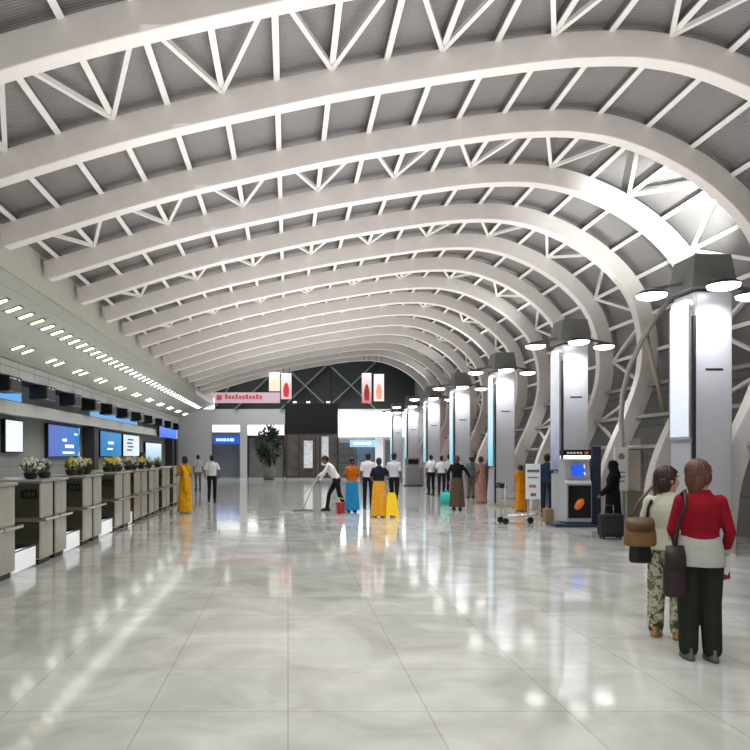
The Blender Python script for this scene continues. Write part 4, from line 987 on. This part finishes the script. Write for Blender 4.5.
w2 = person('woman in red cardigan over grey shirt and dark trousers, seen from behind', P2, R(-14), 1.595, skin='fair', hair=('layered','brown'), top=(red,'long',-.0), bottom=('trousers',cloth('charcoal_trousers', srgb(38,42,36), .12),.012,.012),
       shoe=mat('shoe_grey', srgb(92,92,92), .5), yaw=R(-50), fine=True, hs=1.12, slim=.94,
       pose=dict(elR=(.235,-.02,1.08), wrR=(.25,.14,.9), elL=(-.22,.02,1.1), wrL=(-.17,.2,1.04), knR=(.085,.02,.49), anR=(.088,-.02,.085), knL=(-.085,.02,.49), anL=(-.088,.0,.085)))
# grey shirt tail showing below the cardigan, and the cuff
s = 1.595/1.68
mb = MB().loft([((0,0,.80*s),.196*s,.146*s),((0,0,.87*s),.19*s,.143*s),((0,0,.98*s),.172*s,.131*s),((0,0,1.06*s),.148*s,.11*s)], 36)
link('shirt_tail', remesh(mb, 'shirt_tail', .008, 2), gs, w2)
el, wr = V((.235*.94,-.02,1.08))*s, V((.25*.94,.14,.9))*s
link('cuff', MB().cap(el.lerp(wr,.8), el.lerp(wr,.97), .046*s, .044*s, 16).mesh('cuff', True), gs, w2)
# bags
def bag(name, loc, w, dp, h, m, label, strap=None, rz=0., sm=None):
    t = thing(name, loc, label, 'bag', None, rz)
    mb = MB().loft([((0,0,0),w*.46,dp*.4),((0,0,h*.08),w*.52,dp*.52),((0,0,h*.5),w*.5,dp*.5),((0,0,h*.9),w*.42,dp*.3),((0,0,h),w*.38,dp*.12)], 32)
    link('pouch', remesh(mb, 'pouch', .012, 4), m, t)
    part('flap', MB().loft([((0,-dp*.1,h*.55),w*.44,dp*.45),((0,-dp*.06,h*.8),w*.46,dp*.38),((0,0,h*1.02),w*.4,dp*.16)], 24), sm or m, t, True)
    if strap: part('strap', MB().tube([V(p) for p in strap], .014, 8), sm or m, t, True)
    return t
tan = mat('bag_tan', srgb(124,96,58), .55, noise=.2); bkb = mat('bag_black', srgb(24,22,22), .5); mar = mat('bag_maroon', srgb(40,18,24), .55)
pb = V((xat(640,6.25), 6.25, zat(546,6.25)))
bag('shoulder_bag', pb, .27, .13, .25, tan, 'tan brown shoulder bag hanging beside the woman in pale green', [V((-.08,0,.24)), V((0,.02,.4)), V((.12,.05,.53)), P1+V((-.13,.02,1.29))-pb], R(-10), mat('bag_tan_dark', srgb(96,70,40), .5))
pc = V((xat(643,6.4), 6.42, zat(563,6.4)))
bag('shoulder_bag', pc, .23, .12, .26, bkb, 'black bag hanging below the tan bag of the woman in pale green', [V((.02,0,.25)), V((.05,-.02,.5)), P1+V((-.14,.0,1.24))-pc], 0)
pd_ = V((xat(673.5,5.62), 5.6, zat(596,5.62)))
sh = P2 + V((-.15,-.02,1.335))
bag('shoulder_bag', pd_, .18, .12, .40, mar, 'dark maroon shoulder bag hanging at the left of the woman in red', [V((0,0,.38)), V((.02,-.03,.62)), sh-pd_+V((-.03,-.10,-.1)), sh-pd_+V((.0,-.03,.03)), sh-pd_+V((.0,.09,-.04)), sh-pd_+V((-.03,.12,-.3)), V((.03,.05,.36))], 0)
# paper and red folder in the hand of the woman in red
hw = P2 + Matrix.Rotation(R(-14),3,'Z') @ (V((.245,.195,.82))*s)
o = link('folded_paper', MB().box(-.07,.07,-.004,.004,-.1,.08).mesh('folded_paper'), mat('paper', srgb(228,222,222), .7)); o.location = hw + V((-.02,-.05,.0)); o.rotation_euler = (.2,.3,.2); tag(o, 'folded white paper in the hand of the woman in red', 'paper')
o = link('red_folder', MB().box(-.06,.06,-.006,.006,-.13,.08).mesh('red_folder'), mat('folder_red', srgb(140,30,44), .6)); o.location = hw + V((.0,.03,-.04)); o.rotation_euler = (.1,-.2,.1); tag(o, 'dark red folder in the hand of the woman in red, behind the white paper', 'folder')

# ------------------------------------------------------------------ light
def area(name, loc, sx, sy, power, rot=(0,0,0), col=(1,1,1), spread=PI):
    l = bpy.data.lights.new(name, 'AREA'); l.shape = 'RECTANGLE'; l.size = sx; l.size_y = sy; l.energy = power; l.color = col; l.spread = spread
    o = bpy.data.objects.new(name, l); COL.objects.link(o); o.location = loc; o.rotation_euler = rot; return o
area('hall_fill_up', (1.8, 18, 3.2), 8, 30, 1250, (PI,0,0), (1,.985,.97))  # unseen upward panel added to brighten ribs and roof sheet; no such fitting
area('hall_fill_up_near', (1.8, -.5, 3.2), 8, 5, 140, (PI,0,0), (1,.985,.97))  # added unseen panel carrying the upward fill back past the camera
area('desk_fill_up', (-6.6, 22, 2.75), 2.0, 40, 170, (PI,0,0), (1,1,.95))  # added unseen panel throwing fill up onto the left soffit
area('hall_fill_down', (1.4, 20, 6.3), 6, 38, 1050, (0,0,0), (1,.99,.97), R(110))  # invented panel brightening floor and people; narrow spread keeps it out of reflections
area('desk_fill_down', (-5.9, 24, 4.2), 1.0, 40, 300, (0,R(20),0), (1,.99,.95), R(110))  # unseen fill added below the soffit to brighten the desks
area('far_hall_fill', (1, 47, 10.0), 12, 6, 900, (0,0,0), (.95,.98,1), R(110))  # unseen fill panel added to lift the brightness of the far hall
def spot(name, loc, power, size, rot, soft=.1, col=(1,1,1), blend=.8):
    l = bpy.data.lights.new(name, 'SPOT'); l.energy = power; l.spot_size = R(size); l.spot_blend = blend; l.shadow_soft_size = soft; l.color = col
    o = bpy.data.objects.new(name, l); COL.objects.link(o); o.location = loc; o.rotation_euler = rot
def aim(a, b): return (V(b)-V(a)).to_track_quat('-Z', 'Y').to_euler()
spot('column_uplight', (6.9, 12.3, 5.1), 850, 85, aim((6.9,12.3,5.1),(7.9,15.0,7.4)), .1, (.93,1,.97))
for i, y in enumerate(COLY):
    if i: spot('column_uplight', (6.8, y+.3, 4.98), 110, 100, (PI, .1, 0), .1, (.97,1,.97))
    c0 = (CX0+.22, y-.45, 4.2); spot('column_wash', c0, 150, 105, aim(c0, (CX0+W/2, y, 3.45)), .1, (1,1,1), .9)
    for lx, ly in ((-.55,.25),(.22,-.42),(W+.5,.3)):
        spot('downlight', (CX0+lx, y+ly, 4.17), 95 if lx < 1 else 50, 118, (0,R(8) if lx < 1 else 0,0), .2, (.97,.98,1))
wd = bpy.data.worlds.new('world'); SC.world = wd; wd.use_nodes = True
nt = wd.node_tree; bg = nt.nodes['Background']
tc = nt.nodes.new('ShaderNodeTexCoord'); sp = nt.nodes.new('ShaderNodeSeparateXYZ'); rp = nt.nodes.new('ShaderNodeValToRGB')
nt.links.new(tc.outputs['Generated'], sp.inputs[0]); nt.links.new(sp.outputs['Z'], rp.inputs['Fac'])
rp.color_ramp.elements[0].color = (.45,.45,.44,1); rp.color_ramp.elements[1].color = (.8,.82,.85,1)
nt.links.new(rp.outputs['Color'], bg.inputs['Color']); bg.inputs['Strength'].default_value = 1.3

# ------------------------------------------------------------------ camera
cam = bpy.data.cameras.new('camera'); co = bpy.data.objects.new('camera', cam); COL.objects.link(co)
co.location = (0,0,EYE); co.rotation_euler = (PI/2,0,0); cam.sensor_width = 36; cam.lens = 36*F/750
cam.shift_x = (375-VX)/750; cam.shift_y = (VY-375)/750; cam.clip_start = .05; cam.clip_end = 200
SC.camera = co
SC.view_settings.view_transform = 'Standard'; SC.view_settings.look = 'None'; SC.view_settings.exposure = 0
